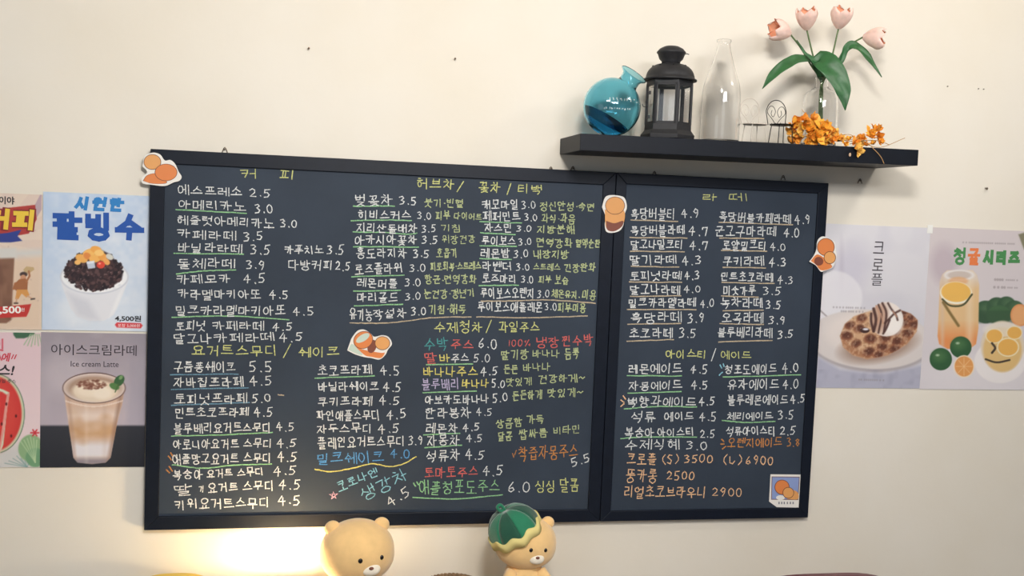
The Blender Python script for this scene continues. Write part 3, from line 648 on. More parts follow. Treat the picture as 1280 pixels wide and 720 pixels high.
# little dancer with a fan
p.poly([(29,337),(33,333),(42,334),(43,337),(36,342),(31,341)], (196,168,124)); p.ell(29.5, 343, 4.8, 3.2, (70,52,50)); p.ell(29, 347, 3.6, 3.6, (206,150,116))
p.poly([(24,349),(32,348),(35,352),(34,364),(21,364),(17,361),(18,355)], (164,104,66)); p.line([(33,352),(37,345),(36,339)], 2.4, (172,112,74)); p.line([(19,354),(17,361)], 2.4, (164,104,66))
p.poly([(21,362),(34,362),(37,369),(33,372),(27,367),(23,374),(19,374)], (214,152,84)); p.line([(34,370),(40,373)], 1.7, (206,160,130)); p.line([(21,373),(20,379)], 1.7, (206,160,130))
p.line([(39,374),(43,373.5)], 2, (80,66,62)); p.line([(18,379),(22,379)], 2, (80,66,62))
p.poly([(-60,386),(10,383),(39,380),(36,390),(33,396),(-60,400)], (196,56,50), soft=1)
p.build('print', t, PRINT)
text(t, '이야', 8.5, 250.5, 10, (40,36,40), bold=0.03, width=18)
block(t, '커피', 15, 275, 30, 64, 9, (128,36,40), slant=.1, gap=.05); block(t, '커피', 15, 275, 27, 61, 5.6, (236,200,66), slant=.1, gap=.05, d=.0007)
text(t, ',500', 13, 388, 10.5, (250,246,240), bold=0.03, width=25, rot=0.03); text(t, '원', 28.5, 387, 4.6, (250,246,240))

# --- watermelon poster
t, p = poster((-80, 414), (49.8, 584), 'pink watermelon juice poster with red melon slices and green leaves, lower left')
p.grad((224, 196, 204), (234, 214, 218), 414, 560)
p.ell(30, 585, 60, 30, (196,206,200), soft=20, a=.6)
p.ell(-6, 517, 37, 50, (70,112,84)); p.ell(-6, 517, 36, 49, (210,216,186)); p.ell(-7, 517, 34, 46.5, (206,58,56), soft=2)
n = p.noise(0.01, 4); p.ell(-9, 517, 32, 44, (224,84,72), soft=14, a=.6)
p.poly([(-79,470),(-20,480),(4,487),(12,491),(9,510),(4,556),(-2,572),(-79,580)], (214,222,198)); p.poly([(-79,474),(-20,484),(3,490),(9,494),(6,512),(0,562),(-79,570)], (216,62,60), soft=2)
p.poly([(9,492),(12,491),(5,540),(0,566),(-2,566)], (232,160,150))
for x, y in ((14,545),(2,530),(-10,540),(20,520),(8,505)): p.ell(x, y, 1.3, 2, (92,28,32))
p.poly([(16,414),(44,414),(43,418),(36,421),(30,423),(20,423),(17,419)], (64,104,78), soft=1.5)
for i in range(6): p.line([(38+i*2.2,418),(30+i*4.5,431+(i%3))], 1.3, (160,186,150))
p.ell(38, 560, 15, 17, (142,176,132), .3, soft=2); p.ell(44, 572, 12, 12, (112,158,120), soft=2)
for i in range(6): p.line([(44,578),(26+i*4,546+abs(i-3)*2)], 1.1, (190,212,170), a=.8)
for i in range(7): p.line([(34,584),(6+i*5,570+abs(i-3)*3)], 1.0, (110,150,150), a=.7)
for i in range(6): a = i*1.05; p.line([(43.5,541),(43.5+5*math.cos(a),541+4.4*math.sin(a))], 1.8, (206,54,64))
p.line([(-1,426),(-1,431)], 2, (206,44,70)); p.line([(3,424),(3,436)], 1.6, (206,44,70)); p.line([(-4,431),(-4,437),(3.5,438)], 1.6, (206,44,70)); p.line([(-2,442),(2,450)], 1.8, (206,44,70))
p.build('print', t, PRINT)
text(t, '에', 8, 446.5, 11, (206,44,70), bold=0.025, shear=0.2); text(t, '//', 17.5, 446, 6, (206,44,70), bold=0.02, width=7)
text(t, '스!', 7.5, 462.5, 13, (44,38,44), bold=0.025, width=20, shear=0.2); text(t, '과일 주스', 8, 476.5, 4.6, (60,52,58), bold=0.01, width=22)

# --- latte poster
t, p = poster((51.3, 415), (180.5, 583.5), 'grey poster of an ice cream latte in a glass with mint, lower row')
p.grad((158, 150, 160), (182, 172, 184), 415, 530)
n = p.noise(0.05, 8); p.put((n-.4)*.5, (206,196,204)); p.ell(80, 470, 30, 25, (200,190,198), soft=22, a=.5)
p.put(np.clip((p.Y-530.5)/3, 0, 1), (52, 54, 62)); p.put(np.clip((p.Y-532)/60, 0, 1)*.6, (30,32,40))
cup = [(79,484),(82,504),(88,545),(92,572),(97,578),(115,580),(132,578),(138,572),(146,530),(153,504),(156,485)]
m = p.poly(cup, (204,176,160), soft=1.2)
def band(y0, y1, c, a=1, soft=4): p.put(m*np.clip((p.Y-y0)/soft, 0, 1)*np.clip((y1-p.Y)/soft, 0, 1)*a, c)
band(496,516,(216,186,166), soft=10); band(508,532,(230,214,206), soft=12); band(524,556,(200,158,118), .9, soft=14); band(546,580,(226,222,228), soft=12); band(570,584,(150,140,148), soft=6)
for i in range(26): p.ell(random.uniform(90,145), random.uniform(515,555), random.uniform(4,10), random.uniform(2,5), random.choice([(226,206,192),(196,152,112),(210,176,142)]), soft=6, a=.35, clip=m)
p.put(m*np.clip(1-np.abs(p.X-86-(p.Y-500)*.1)/4, 0, 1)*.5, (176,140,120)); p.put(m*np.clip(1-np.abs(p.X-150+(p.Y-500)*.18)/5, 0, 1)*.7, (150,116,100))
p.put(m*np.clip(1-np.abs(p.X-108)/4, 0, 1)*.18, (250,245,240)); p.put(m*np.clip(1-np.abs(p.X-131)/5, 0, 1)*.15, (160,128,110))
p.ell(117.5, 485, 39.5, 19.5, (96,70,64)); p.ell(117.5, 485, 38.5, 18.3, (218,202,196)); p.ell(117.5, 485, 34, 15, (176,148,130), soft=4)
p.ell(119, 489, 29, 13.5, (228,212,192), soft=3); p.ell(113, 487, 18, 9, (238,224,206), soft=4); p.ell(128, 491, 12, 8, (240,228,212), soft=4)
for i in range(120):
    a = random.random()*6.3; q = random.random()**.6; p.ell(115+19*q*math.cos(a), 481+6*q*math.sin(a), 1.6, 1.1, (124,76,62), soft=1, a=.55)
p.ell(149, 476, 8, 5.6, (58,98,62), -.9); p.ell(143, 483, 6.5, 4, (84,126,74), .4); p.ell(151, 472, 3, 2, (120,156,104), -.9); p.line([(144,490),(148,480)], 1.4, (70,104,60))
p.put(m*(np.abs(p.Y-500-8*np.sin((p.X-78)/78*3.14)) < 1)*.5, (240,230,226))
p.build('print', t, PRINT)
text(t, '아이스크림라떼', 117.8, 437.5, 13.5, (58,50,58), width=100); text(t, 'Ice cream Latte', 118.5, 455, 7, (70,62,70), width=56)

# --- croffle poster
t, p = poster((1023.5, 279), (1159.5, 485.8), 'white poster of a waffle with chocolate ice cream, next to the right chalkboard', y=-0.0022)
p.grad((222, 220, 226), (206, 204, 212), 280, 480)
n = p.noise(0.06, 11); p.put((n-.45)*.6, (194,192,206)); p.ell(1060, 345, 22, 40, (200,196,212), .3, soft=18, a=.6); p.ell(1052, 330, 3, 26, (186,180,196), soft=4, a=.5)
p.ell(1040, 372, 38, 34, (236,234,238), soft=3, a=.6); p.line([(1022,385),(1034,396),(1048,402)], 2, (172,164,168))
p.ell(1088, 427, 78, 38, (176,168,172), .06, soft=3); p.ell(1088, 424, 77, 37, (216,208,206), .06, soft=2); p.ell(1090, 418, 58, 28, (226,216,212), .06, soft=8)
p.poly([(1022,446),(1050,462),(1100,468),(1160,455),(1160,487),(1020,487)], (178,178,196), soft=5)
n = p.noise(0.02, 13); p.put((n-.5)*.8*(p.Y > 462), (146,144,166))
p.ell(1098, 432, 48, 20, (150,120,104), -.2, soft=8, a=.7)
waf = [(1050,420),(1056,405),(1068,395),(1090,388),(1120,386),(1138,392),(1147,400),(1146,414),(1134,430),(1110,444),(1084,449),(1066,444),(1054,434)]
wm_ = p.poly(waf, (206,166,130), soft=2)
p.poly([(1050,420),(1054,434),(1066,444),(1084,449),(1110,444),(1134,430),(1146,414),(1130,424),(1104,436),(1082,440),(1064,434)], (166,112,80), soft=5, a=.8, clip=wm_)
rw = random.Random(4)
for (x, y) in ((1062,407),(1077,398),(1058,420),(1074,411),(1070,430),(1088,424),(1086,440),(1103,434),(1106,423),(1121,427),(1119,415),(1134,417),(1131,404),(1142,406),(1128,393),(1139,397),(1098,444),(1118,437)):
    r1 = rw.uniform(.9, 1.15)
    p.ell(x, y, 7.4*r1, 5.6*r1, (150,96,70), rw.uniform(-.5, .2), soft=3, clip=wm_); p.ell(x+.6, y-1, 5.4*r1, 3.8*r1, (98,58,46), rw.uniform(-.5, .2), soft=3, clip=wm_)
p.put(wm_*(p.noise(0.007, 3) > .6)*.28, (236,212,184)); p.put(wm_*(p.noise(0.006, 5) > .66)*.3, (136,88,62))
p.ell(1108, 399, 21, 21.5, (236,226,220), soft=1.5); p.ell(1116, 404, 12, 14, (246,240,236), soft=6); icm = p.ell(1108, 399, 21, 21, (236,226,220), soft=1.5, a=.01)*100
p.ell(1098, 398, 12, 20, (190,150,126), .15, soft=7, a=.8, clip=np.clip(icm, 0, 1))
for q in ([(1092,386),(1095,400),(1092,414)],[(1098,381),(1102,394),(1098,416)],[(1103,379),(1108,392),(1105,414)],[(1110,379),(1114,386),(1120,394),(1122,400)],[(1089,392),(1089,402),(1092,414)],[(1106,404),(1112,398),(1118,392),(1125,388)],[(1112,400),(1108,410),(1104,417)]): p.curve(q, rw.uniform(2, 3.6), (76,48,44), soft=1.6, a=.92)
for q in ([(1095,382),(1099,392),(1097,404)],[(1101,392),(1104,404)],[(1116,389),(1121,396)]): p.curve(q, 1.8, (196,150,124), a=.8)
for a, b, y in ((1042,1081,384),(1052,1081,389),(1074,1106,474.5)):
    x = a
    while x < b: p.ell(x, y+(x-a)*.03, 1.1, 1.3, (150,142,150), soft=1, a=.55); x += random.choice((2.6, 2.6, 2.6, 4))
p.ell(1081, 413, 6, 3.4, (70,46,42)); p.ell(1082, 411.5, 3.6, 1.4, (226,224,232))
p.build('print', t, PRINT)
for k, c in enumerate('크로플'): text(t, c, 1098.5-k*1.2, 309.5+k*21.5+(k == 2)*-3, 15, (66,60,68), y=-0.0022, width=15)

# --- orange tea poster
t, p = poster((1163.6, 284), (1296, 487.6), 'lilac grey poster of orange drinks and green citrus, at the right edge')
p.grad((212, 202, 204), (214, 208, 214), 285, 487)
for a, b, y, g in ((1204,1268,303,2.4),(1244,1256,349.5,3),(1258,1273,350,2.4),(1243,1258,359,3),(1260,1273,359.5,2.4)):
    x = a
    while x < b: p.ell(x, y+(x-a)*.03, 1.0+(g-2.4), 1.1+(g-2.4), (150,138,142), soft=1, a=.55); x += random.choice((g, g, g, g*1.6))
p.ell(1180, 330, 16, 24, (188,172,182), soft=12, a=.7); p.ell(1230, 470, 80, 30, (224,218,222), soft=20, a=.8)
p.poly([(1273,293),(1296,286),(1296,312),(1280,312)], (132,128,104), soft=2)
for x, y, r in ((1232,390,15),(1246,384,13),(1258,382,12),(1268,388,13)): p.ell(x, y, r, r*.95, (62,92,66), soft=1.5); p.ell(x+2, y-4, r*.5, r*.4, (92,122,88), soft=6, a=.6)
p.ell(1249, 394, 16, 12, (70,104,70), soft=2); p.poly([(1222,388),(1296,388),(1296,404),(1222,404)], (56,80,60), soft=3, a=.5)
p.ell(1275, 394, 12, 14, (222,150,96)); p.ell(1275, 394, 10, 12, (228,168,116), soft=2)
jar = [(1175,352),(1178,343),(1184,338),(1216,338),(1221,344),(1224,356),(1223,410),(1220,430),(1212,436),(1184,436),(1174,430),(1172,420)]
m = p.poly(jar, (226,190,142), soft=1.4)
p.put(m*np.clip((p.Y-400)/25, 0, 1)*.9, (228,142,84)); p.put(m*np.clip((362-p.Y)/14, 0, 1)*.8, (222,212,206)); p.put(m*np.clip(1-np.abs(p.X-1212)/7, 0, 1)*.5, (240,222,196)); p.put(m*np.clip(1-np.abs(p.X-1178)/4, 0, 1)*.6, (214,190,170))
p.ell(1199, 344, 19, 7, (232,226,224), soft=1.5); p.ell(1199, 344, 15, 5, (206,192,184), soft=1.5); p.ell(1198, 351, 12, 5, (228,174,126), a=.8, soft=2)
p.ell(1195, 366, 20, 14, (242,238,222), .05); p.ell(1195, 365, 18.5, 12.5, (236,186,96), .05, soft=1.5)
p.curve([(1178,374),(1188,382),(1204,381),(1215,368)], 2.4, (84,84,56)); p.line([(1179,378),(1188,392),(1198,407)], 3.4, (126,104,60), a=.9, soft=1.6)
for x, y, r in ((1201,434,13.5),(1176,449,14)): p.ell(x, y, r, r, (52,92,58)); p.ell(x-2, y-4, r*.6, r*.5, (84,124,78), soft=8, a=.7); p.ell(x-4, y-5, 2, 1.2, (190,206,180), soft=2)
p.ell(1205, 458, 13, 14, (240,222,196)); p.ell(1205, 458, 11.6, 12.6, (226,158,92), soft=1)
for i in range(8): a = i*.785; p.line([(1205,458),(1205+10*math.cos(a),458+11*math.sin(a))], .8, (240,200,150), a=.8)
p.ell(1250, 452, 32, 27, (236,230,230), soft=2); p.ell(1253, 433, 27, 32, (224,208,186), soft=2); p.ell(1253, 437, 24, 28, (224,186,120), soft=3, a=.9); p.ell(1253, 412, 24, 9, (232,224,216), a=.7, soft=2)
for x, y, r in ((1243,420,11),(1260,434,14),(1268,416,10)): p.ell(x, y, r, r*.85, (240,226,190)); p.ell(x, y, r*.88, r*.74, (232,178,92), soft=1.2)
p.curve([(1232,449),(1246,453),(1262,450)], 2.4, (72,62,52)); p.curve([(1240,429),(1244,435),(1240,441)], 2.8, (72,62,52))
p.build('print', t, PRINT)
block(t, '청', 1200, 320.5, 22, 18.5, 3.4, (76,142,84), gap=.02); block(t, '귤', 1217.5, 321, 22, 18, 3.4, (232,130,76), gap=.02); block(t, '시리즈', 1252, 322.5, 19, 53, 4.4, (76,142,84), gap=.06)
# adhesive tape on that poster's corner
bm = bmesh.new(); q = P(1162.5, 286.5, -0.0036); box(bm, q.x-0.010, q.x+0.010, -0.0042, -0.0036, q.z-0.014, q.z+0.014)
tag(obj('adhesive_tape', bm, mat('tape', (240, 240, 236), 0.3)), 'small white tape strip on the corner of the orange drinks poster', 'tape')

# ------------------------------------------------------------------ stickers: plain die-cut shapes with a white border
def blob(pts): return [tuple(v)[:2] for v in spline([(*q, 0) for q in pts]+[(*pts[0], 0)], 5)[:-1]]
def oval(cx, cy, rx, ry, ang=0, n=26):
    return [(cx+rx*math.cos(a)*math.cos(ang)-ry*math.sin(a)*math.sin(ang), cy+rx*math.cos(a)*math.sin(ang)+ry*math.sin(a)*math.cos(ang)) for a in (2*math.pi*i/n for i in range(n))]
ST = {'white': (238,234,228), 'orange': (222,132,74), 'tan': (226,162,98), 'brown': (128,72,56), 'line': (112,64,48), 'blue': (140,158,206), 'mist': (196,212,200), 'pale': (240,196,140)}
def flat(parent, pts, y, d, m, name):
    bm = bmesh.new(); W_ = [P(x, yy, y) for x, yy in pts]; o = parent.location
    v0 = [bm.verts.new((p.x-o.x, p.y, p.z-o.z)) for p in W_]; f = bm.faces.new(v0)
    r = bmesh.ops.extrude_face_region(bm, geom=[f]); bmesh.ops.translate(bm, verts=[e for e in r['geom'] if isinstance(e, bmesh.types.BMVert)], vec=(0, d, 0))
    return obj(name, bm, m, parent)
def sticker(outline, shapes, label, y=-0.0262):
    cx = sum(p[0] for p in outline)/len(outline); cy = sum(p[1] for p in outline)/len(outline); c = P(cx, cy, y)
    t = thing('sticker', (c.x, 0, c.z), label, 'sticker')
    flat(t, outline, y, 0.0018, mat('sticker_vinyl', ST['white'], 0.35), 'backing')
    k = 0.0002
    for col, pts in shapes:
        if col == 'o':   # outlined oval or blob
            flat(t, pts[1], y-k, 0.0001, mat('print_line', ST['line'], 0.4), 'printed_patch'); k += 0.00015
            cxx = sum(p[0] for p in pts[1])/len(pts[1]); cyy = sum(p[1] for p in pts[1])/len(pts[1]); r = max(abs(p[0]-cxx) for p in pts[1])
            f = 1-0.75/r
            flat(t, [(cxx+(a-cxx)*f, cyy+(b-cyy)*f) for a, b in pts[1]], y-k, 0.0001, mat('print_'+pts[0], ST[pts[0]], 0.4), 'printed_patch')
        else: flat(t, pts, y-k, 0.0001, mat('print_'+col, ST[col], 0.4), 'printed_patch')
        k += 0.00015
    return t
sticker(blob([(178,208),(181,195),(191,190.8),(200,193),(206,200.5),(213,200),(219,205),(223,214),(227,221),(224,226),(217,228),(206,232.5),(190,231),(178,229),(177.5,222),(184,215)]),
    [('o',('orange', blob([(178.5,226),(184,219),(196,217),(208,226),(206,229.5),(190,229.5)]))), ('o',('tan', oval(190.5,202.5,11,9.7))), ('o',('orange', oval(207.5,215.5,14.2,10.8)))],
    'orange and tan die-cut sticker on the top left corner of the chalkboard frame')
sticker(blob([(752.5,259),(756,247.5),(762,244),(774,244.6),(781,248),(783.6,259),(780,270),(779.6,280),(775,288),(766,291),(758,289.5),(756,281),(757,271)]),
    [('tan', blob([(756,262),(779,262),(779,280),(766,289),(757.5,284)])), ('brown', blob([(757.6,276),(768,279),(778.6,276),(777.5,283),(768,289),(759,287)])), ('o',('tan', oval(768.8,257,12.4,11.2)))],
    'tan and brown die-cut sticker on the joint between the two chalkboards')
sticker(blob([(1011.5,327),(1017,320),(1020.5,312),(1022,301),(1028,295.5),(1036,298),(1043,302),(1045,313),(1045.5,322),(1041,334),(1032,338),(1026,339.5),(1020,332)]),
    [('orange', blob([(1013.5,326),(1022,318),(1034,326),(1040,334),(1027,338),(1020,331)])), ('brown', oval(1023.5,326.5,5.8,5.4,.3)), ('o',('orange', oval(1032.3,308.8,11,11.2))), ('o',('tan', oval(1037.3,322,7.6,8)))],
    'orange die-cut sticker on the right edge of the right chalkboard frame')
sticker(blob([(434,438),(437.5,428),(440,422),(447,413.5),(455,412),(463,416.5),(468,421),(478,419),(486,421.5),(490,430),(485,437),(481.5,444),(474,449.5),(464,447.5),(456,446.5),(444,443)]),
    [('mist', blob([(435.6,437),(440,430),(449,438),(453,444),(443,441)])), ('orange', blob([(445,434),(458,438),(476,441),(481,441),(476,447.5),(464,446),(456,444)])), ('brown', oval(465,433,5.5,8.5,.3)),
     ('o',('orange', oval(454,425,12.6,10.8,-.45))), ('mist', oval(453.5,422.5,9.5,4.2,-.55)), ('o',('tan', oval(478,429,9.6,8.6)))],
    'orange and white die-cut sticker in the middle of the left chalkboard', y=-0.0195)
t = sticker([(963.3,593),(1001.5,593.4),(999,634.5),(971,634),(961.5,627)], [('line', [(964.6,595.6),(999.6,596),(997.8,625),(964,624.6)]), ('blue', [(965.4,596.4),(998.8,596.8),(997,624.2),(964.8,623.8)]),
     ('white', oval(975.6,622,5.5,3)), ('tan', blob([(984,623.8),(990,613),(997.4,616),(997,624)])), ('o',('orange', oval(977.6,609,9.4,9.4))), ('o',('tan', oval(985.4,616,7.2,7.2)))],
    'white instant photo sticker with a blue picture, bottom right of the right chalkboard', y=-0.0195)
for i, x in enumerate((973,976.4,979.6,983.4,987.2,990.6)): flat(t, [(x,627.2),(x+1.6,627.2),(x+1.6,630.2),(x,630.2)], -0.0199, 0.0001, mat('print_grey', (130,130,140), 0.5), 'printed_mark')

# ------------------------------------------------------------------ nails and picture hooks
steel = mat('dull_steel', (120, 105, 92), 0.45, metal=0.7)
for x, y, lab in ((386,60,'small dark nail in the bare wall above the left chalkboard'),(568.5,73,'small dark nail in the bare wall left of the blue vase'),(1231.5,235,'larger dark nail in the wall above the orange drinks poster'),
                  (1184,108,'tiny screw in the wall right of the tulips'),(1222.5,111,'tiny screw, left one of a pair near the right edge'),(1229,111.5,'tiny screw, right one of a pair near the right edge')):
    p = P(x, y, 0); big = 'nail' in lab
    bm = lathe([(0.0, 0), (0.0016 if big else .0013, 0), (0.0016 if big else .0013, 0.009 if big else .003), (0.0042 if x > 1230 and big else (0.0032 if big else .002), 0.0095 if big else .0032), (0.0036 if x > 1230 and big else (0.0028 if big else .0018), 0.0112 if big else .0042), (0.0005, 0.0116 if big else .0044)], 12, cap=False)
    o = obj('nail' if big else 'screw', bm, steel, smooth=True); o.location = p; o.rotation_euler = (math.radians(90+(12 if big else 0)), 0, 0)
    tag(o, lab, 'nail' if big else 'screw')
for x, y, lab in ((281,187.5,'small steel picture hook over the top left edge of the left chalkboard'),(688.5,211.5,'small steel picture hook over the top edge near the left end of the shelf'),
                  (716,211,'tiny steel hook on the wall under the left end of the shelf'),(818,217,'steel picture hook on the wall under the lantern'),(979,222,'steel hook above the right chalkboard, left of its corner'),(1075,226.5,'steel hook on the wall under the right end of the shelf')):
    p = P(x, y, -0.002); bm = bmesh.new()
    s = 0.0075
    tube(bm, [(-s, 0, -s), (-s*.35, 0, s*.7), (0, -.001, s), (s*.35, 0, s*.7), (s, 0, -s)], 0.0013, 6)
    tube(bm, [(0, 0, s*.2), (0, -.006, s*.2)], 0.002, 8)
    o = obj('picture_hook', bm, steel, smooth=True); o.location = p; tag(o, lab, 'hook')

# ------------------------------------------------------------------ shelf
SD = 0.242
sa, sb = P(725.6, 166.7, -SD), P(1148.5, 187.3, -SD)
TH = 0.049; sl = (sb-sa); slen = math.hypot(sl.x, sl.z); stilt = math.atan2(sl.z, sl.x)
shelf = tag(obj('wall_shelf', (lambda bm: (box(bm, 0, slen, -SD, -0.0005, -TH, 0), bm)[1])(bmesh.new()), mat('shelf_black', (14, 19, 29), 0.5, spec=0.25, noise=0.15, nscale=14), bevel=0.0015),
    'thick black floating shelf mounted above the right chalkboard', 'shelf')
shelf.location = (sa.x, 0, sa.z); shelf.rotation_euler = (0, -stilt, 0)
def top(x): return sa.z+(x-sa.x)*math.tan(stilt)+0.0006

# ------------------------------------------------------------------ glass
glass = mat('clear_glass', (255, 255, 255), 0.03, trans=1.0, ior=1.45)
def glassy(name, col, dens, thin=1.45):
    m = mat(name, (255, 255, 255), 0.03, trans=1.0, ior=thin); nt = m.node_tree
    v = nt.nodes.new('ShaderNodeVolumeAbsorption'); v.inputs['Color'].default_value = (*lin(col), 1); v.inputs['Density'].default_value = dens
    nt.links.new(v.outputs[0], nt.nodes['Material Output'].inputs['Volume']); return m
def shell(prof, wall):
    """closed glass wall from an outer profile: down the outside, back up the inside"""
    inner = [(max(r-wall, 0.0006), z) for r, z in prof]
    zb = prof[0][1]+wall*1.6; inner = [(r, max(z, zb)) for r, z in inner]
    return prof, inner
def vessel(prof, wall, seg=56, sx=1, sy=1, floor=None):
    bm = bmesh.new(); o, i = shell(prof, wall)
    pr = [(0.0004, o[0][1])]+o+[(o[-1][0]-wall*.5, o[-1][1]+wall*.5)]+i[::-1]+[(0.0004, i[0][1])]
    lathe(pr, seg, cap=True, bm=bm, sx=sx, sy=sy); return bm

# blue moon vase, leaning
Y = -0.175
c = P(765, 134, Y); s = scl(765, 134, Y); R_ = 37*s
prof = []
na = math.radians(22)
for k in range(30):
    a = math.pi-(math.pi-na)*k/29
    prof.append((max(R_*math.sin(a), 0.0008), R_*math.cos(a)))
neck = R_*math.sin(na)
prof += [(neck*.93, R_*1.02), (neck*.92, R_*1.16), (neck*.98, R_*1.24), (neck*1.28, R_*1.33), (neck*1.34, R_*1.36)]
vase_m = mat('blue_glass', (168, 226, 240), 0.04, trans=1.0, ior=1.4)
zt = top(c.x)
t = thing('bottle_vase', (c.x, Y, zt), 'round transparent blue glass vase leaning with its neck to the right', 'vase')
vz = zt+R_-0.001
bm = vessel(prof, 0.0034, sy=0.72)
o = obj('vase_body', bm, vase_m, t, smooth=True); o.location = (0, 0, R_-0.0005); o.rotation_euler = (0, math.radians(32), 0)
# thick darker blue glass pooled in the low left part
bm = bmesh.new()
ball(bm, (0, 0, 0), (R_-0.0045, (R_-0.0045)*.7, R_-0.0045), 40, 30)
bmesh.ops.bisect_plane(bm, geom=bm.verts[:]+bm.edges[:]+bm.faces[:], plane_co=(0, 0, -R_*0.42), plane_no=(0, 0, 1), clear_outer=True)
bmesh.ops.holes_fill(bm, edges=[e for e in bm.edges if e.is_boundary])
o = obj('pooled_glass', bm, mat('deep_blue_glass', (130, 200, 245), 0.05, trans=1.0, ior=1.2), t, smooth=False); o.location = (0, 0, R_-0.0005); o.rotation_euler = (0, math.radians(27), 0)
o['label'] = 'deeper blue layer in the lower part of the vase'
bm = bmesh.new()   # small white lettering, too small to read
for row, (y0, n, x0, st, hh) in enumerate(((126.5, 9, 755, 4.4, 5), (137, 11, 748, 3.2, 3.2))):
    for k in range(n):
        x = x0+k*st; q = P(x, y0+k*.2, Y); lx, lz = q.x-c.x, q.z-(zt+R_)
        dd = max(0.05, 1-(lx*lx+lz*lz)/(R_*R_)); yy = -R_*.72*math.sqrt(dd)-0.0006
        pts = [(lx+random.uniform(-1, 1)*s*st*.35, yy, lz+random.uniform(-1, 1)*s*hh*.5) for _ in range(4)]
        tube(bm, pts, 0.00055, 4)
o = obj('vase_lettering', bm, mat('white_print', (245, 250, 250), 0.5), t); o.location = (0, 0, R_)
o['label'] = 'small white lettering across the front'

# lantern
Y = -0.165
c = P(836, 130, Y); zb = top(c.x); s = scl(836, 120, Y)
def zz(py, px=836): return P(px, py, Y).z-zb
t = thing('lantern', (c.x, Y, zb), 'black metal hexagonal candle lantern with clear panes and domed lid', 'lantern', rz=math.radians(-28))
blk = mat('black_iron', (44, 44, 47), 0.55, metal=0.3, noise=0.15, nscale=60, bump=0.15, bscale=150)
ph = math.radians(-90+30); HR = 29.5*s
zbase = 0.0
bm = lathe([(HR*1.15, 0), (HR*1.17, .012), (HR*1.12, .016), (HR*1.01, .026), (HR*1.0, zz(156))], 6, phase=ph); obj('base', bm, blk, t, bevel=.001)
z0, z1 = zz(156), zz(106)
bm = lathe([(HR*1.0, z1-0.001), (HR*1.0, z1+.006), (HR*1.0, zz(100))], 6, phase=ph); obj('top_collar', bm, blk, t, bevel=.001)
for k in range(6):
    a = ph+k*math.pi/3; bm = bmesh.new(); box(bm, -0.0042, 0.0042, -0.0042, 0.0042, z0-.001, z1+.001)
    o = obj('post', bm, blk, t, bevel=.0006); o.location = (HR*.94*math.cos(a), HR*.94*math.sin(a), 0); o.rotation_euler = (0, 0, a)
    a2 = a+math.pi/6; ap = HR*math.cos(math.pi/6)*.95; hw = HR*.5*.86
    f = bmesh.new()
    for q in ((-hw, hw, z0, z0+.006), (-hw, hw, z1-.006, z1), (-hw, -hw+.0045, z0, z1), (hw-.0045, hw, z0, z1)): box(f, q[0], q[1], -.002, .002, q[2], q[3])
    o = obj('pane_frame', f, blk, t); o.location = (ap*math.cos(a2), ap*math.sin(a2), 0); o.rotation_euler = (0, 0, a2-math.pi/2)
    f = bmesh.new(); box(f, -hw+.003, hw-.003, -.0008, .0008, z0+.004, z1-.004)
    g = obj('pane', f, glass, t); g.location = o.location; g.rotation_euler = o.rotation_euler
z2 = zz(100); rz_ = zz(80)-z2
prof = [(HR*1.06, z2-.004), (HR*1.14, z2-.003), (HR*1.14, z2+.001), (HR*1.05, z2+.004)]+[(HR*(.36+.68*math.cos(a)), z2+.004+(rz_-.004)*math.sin(a)) for a in [i*math.pi/2/9 for i in range(1, 9)]]
bm = lathe([(HR*.3, z2-.004)]+prof+[(HR*.36, zz(79))], 48); obj('domed_lid', bm, blk, t, smooth=True)
zc = zz(80)
bm = lathe([(HR*.40, zc-.002), (HR*.40, zz(77)), (HR*.5, zz(74)), (HR*.58, zz(67.5)), (HR*.62, zz(66.5)), (HR*.62, zz(65.2)), (HR*.5, zz(61)), (HR*.3, zz(58)), (HR*.05, zz(57))], 40); obj('chimney_cap', bm, blk, t, smooth=True)
for k in range(8):
    a = k*math.pi/4+.3; bm = bmesh.new(); ball(bm, (0, 0, 0), .0032, 10, 6)
    o = obj('vent_hole', bm, mat('vent_shade', (12, 12, 12), .9), t); rr = HR*(.36+.68*math.cos(.95)); o.location = (rr*math.cos(a), rr*math.sin(a), z2+.004+(rz_-.004)*math.sin(.95)-.0006)  # solid dark beads on the lid, coloured as the shade inside open holes
bm = bmesh.new(); tube(bm, [(HR*.6, 0, zz(66)), (HR*.72, .002, zz(65.5)), (HR*.8, .003, zz(66.2))], .0013, 6)
o = obj('lid_tab', bm, blk, t); o.rotation_euler = (0, 0, math.radians(26))
a = ph+math.pi*4/3+.35; bm = bmesh.new()
tube(bm, [Vector((.0, 0, 0))+Vector((.009*math.sin(q)*.9, 0, .009*math.cos(q)*.8)) for q in [i*.7 for i in range(8)]], .0011, 6)
o = obj('latch', bm, blk, t); o.rotation_euler = (0, 0, math.radians(28)); lp = Matrix.Rotation(math.radians(28), 3, 'Z') @ Vector((-HR*1.12, -.01, zz(133))); o.location = lp
for q in (-1, 1):
    bm = bmesh.new(); box(bm, -.003, .003, -.002, .002, -.005, .005); o = obj('hinge', bm, blk, t); lp = Matrix.Rotation(math.radians(28), 3, 'Z') @ Vector((-HR*.93, -.012, zz(133+q*15))); o.location = lp

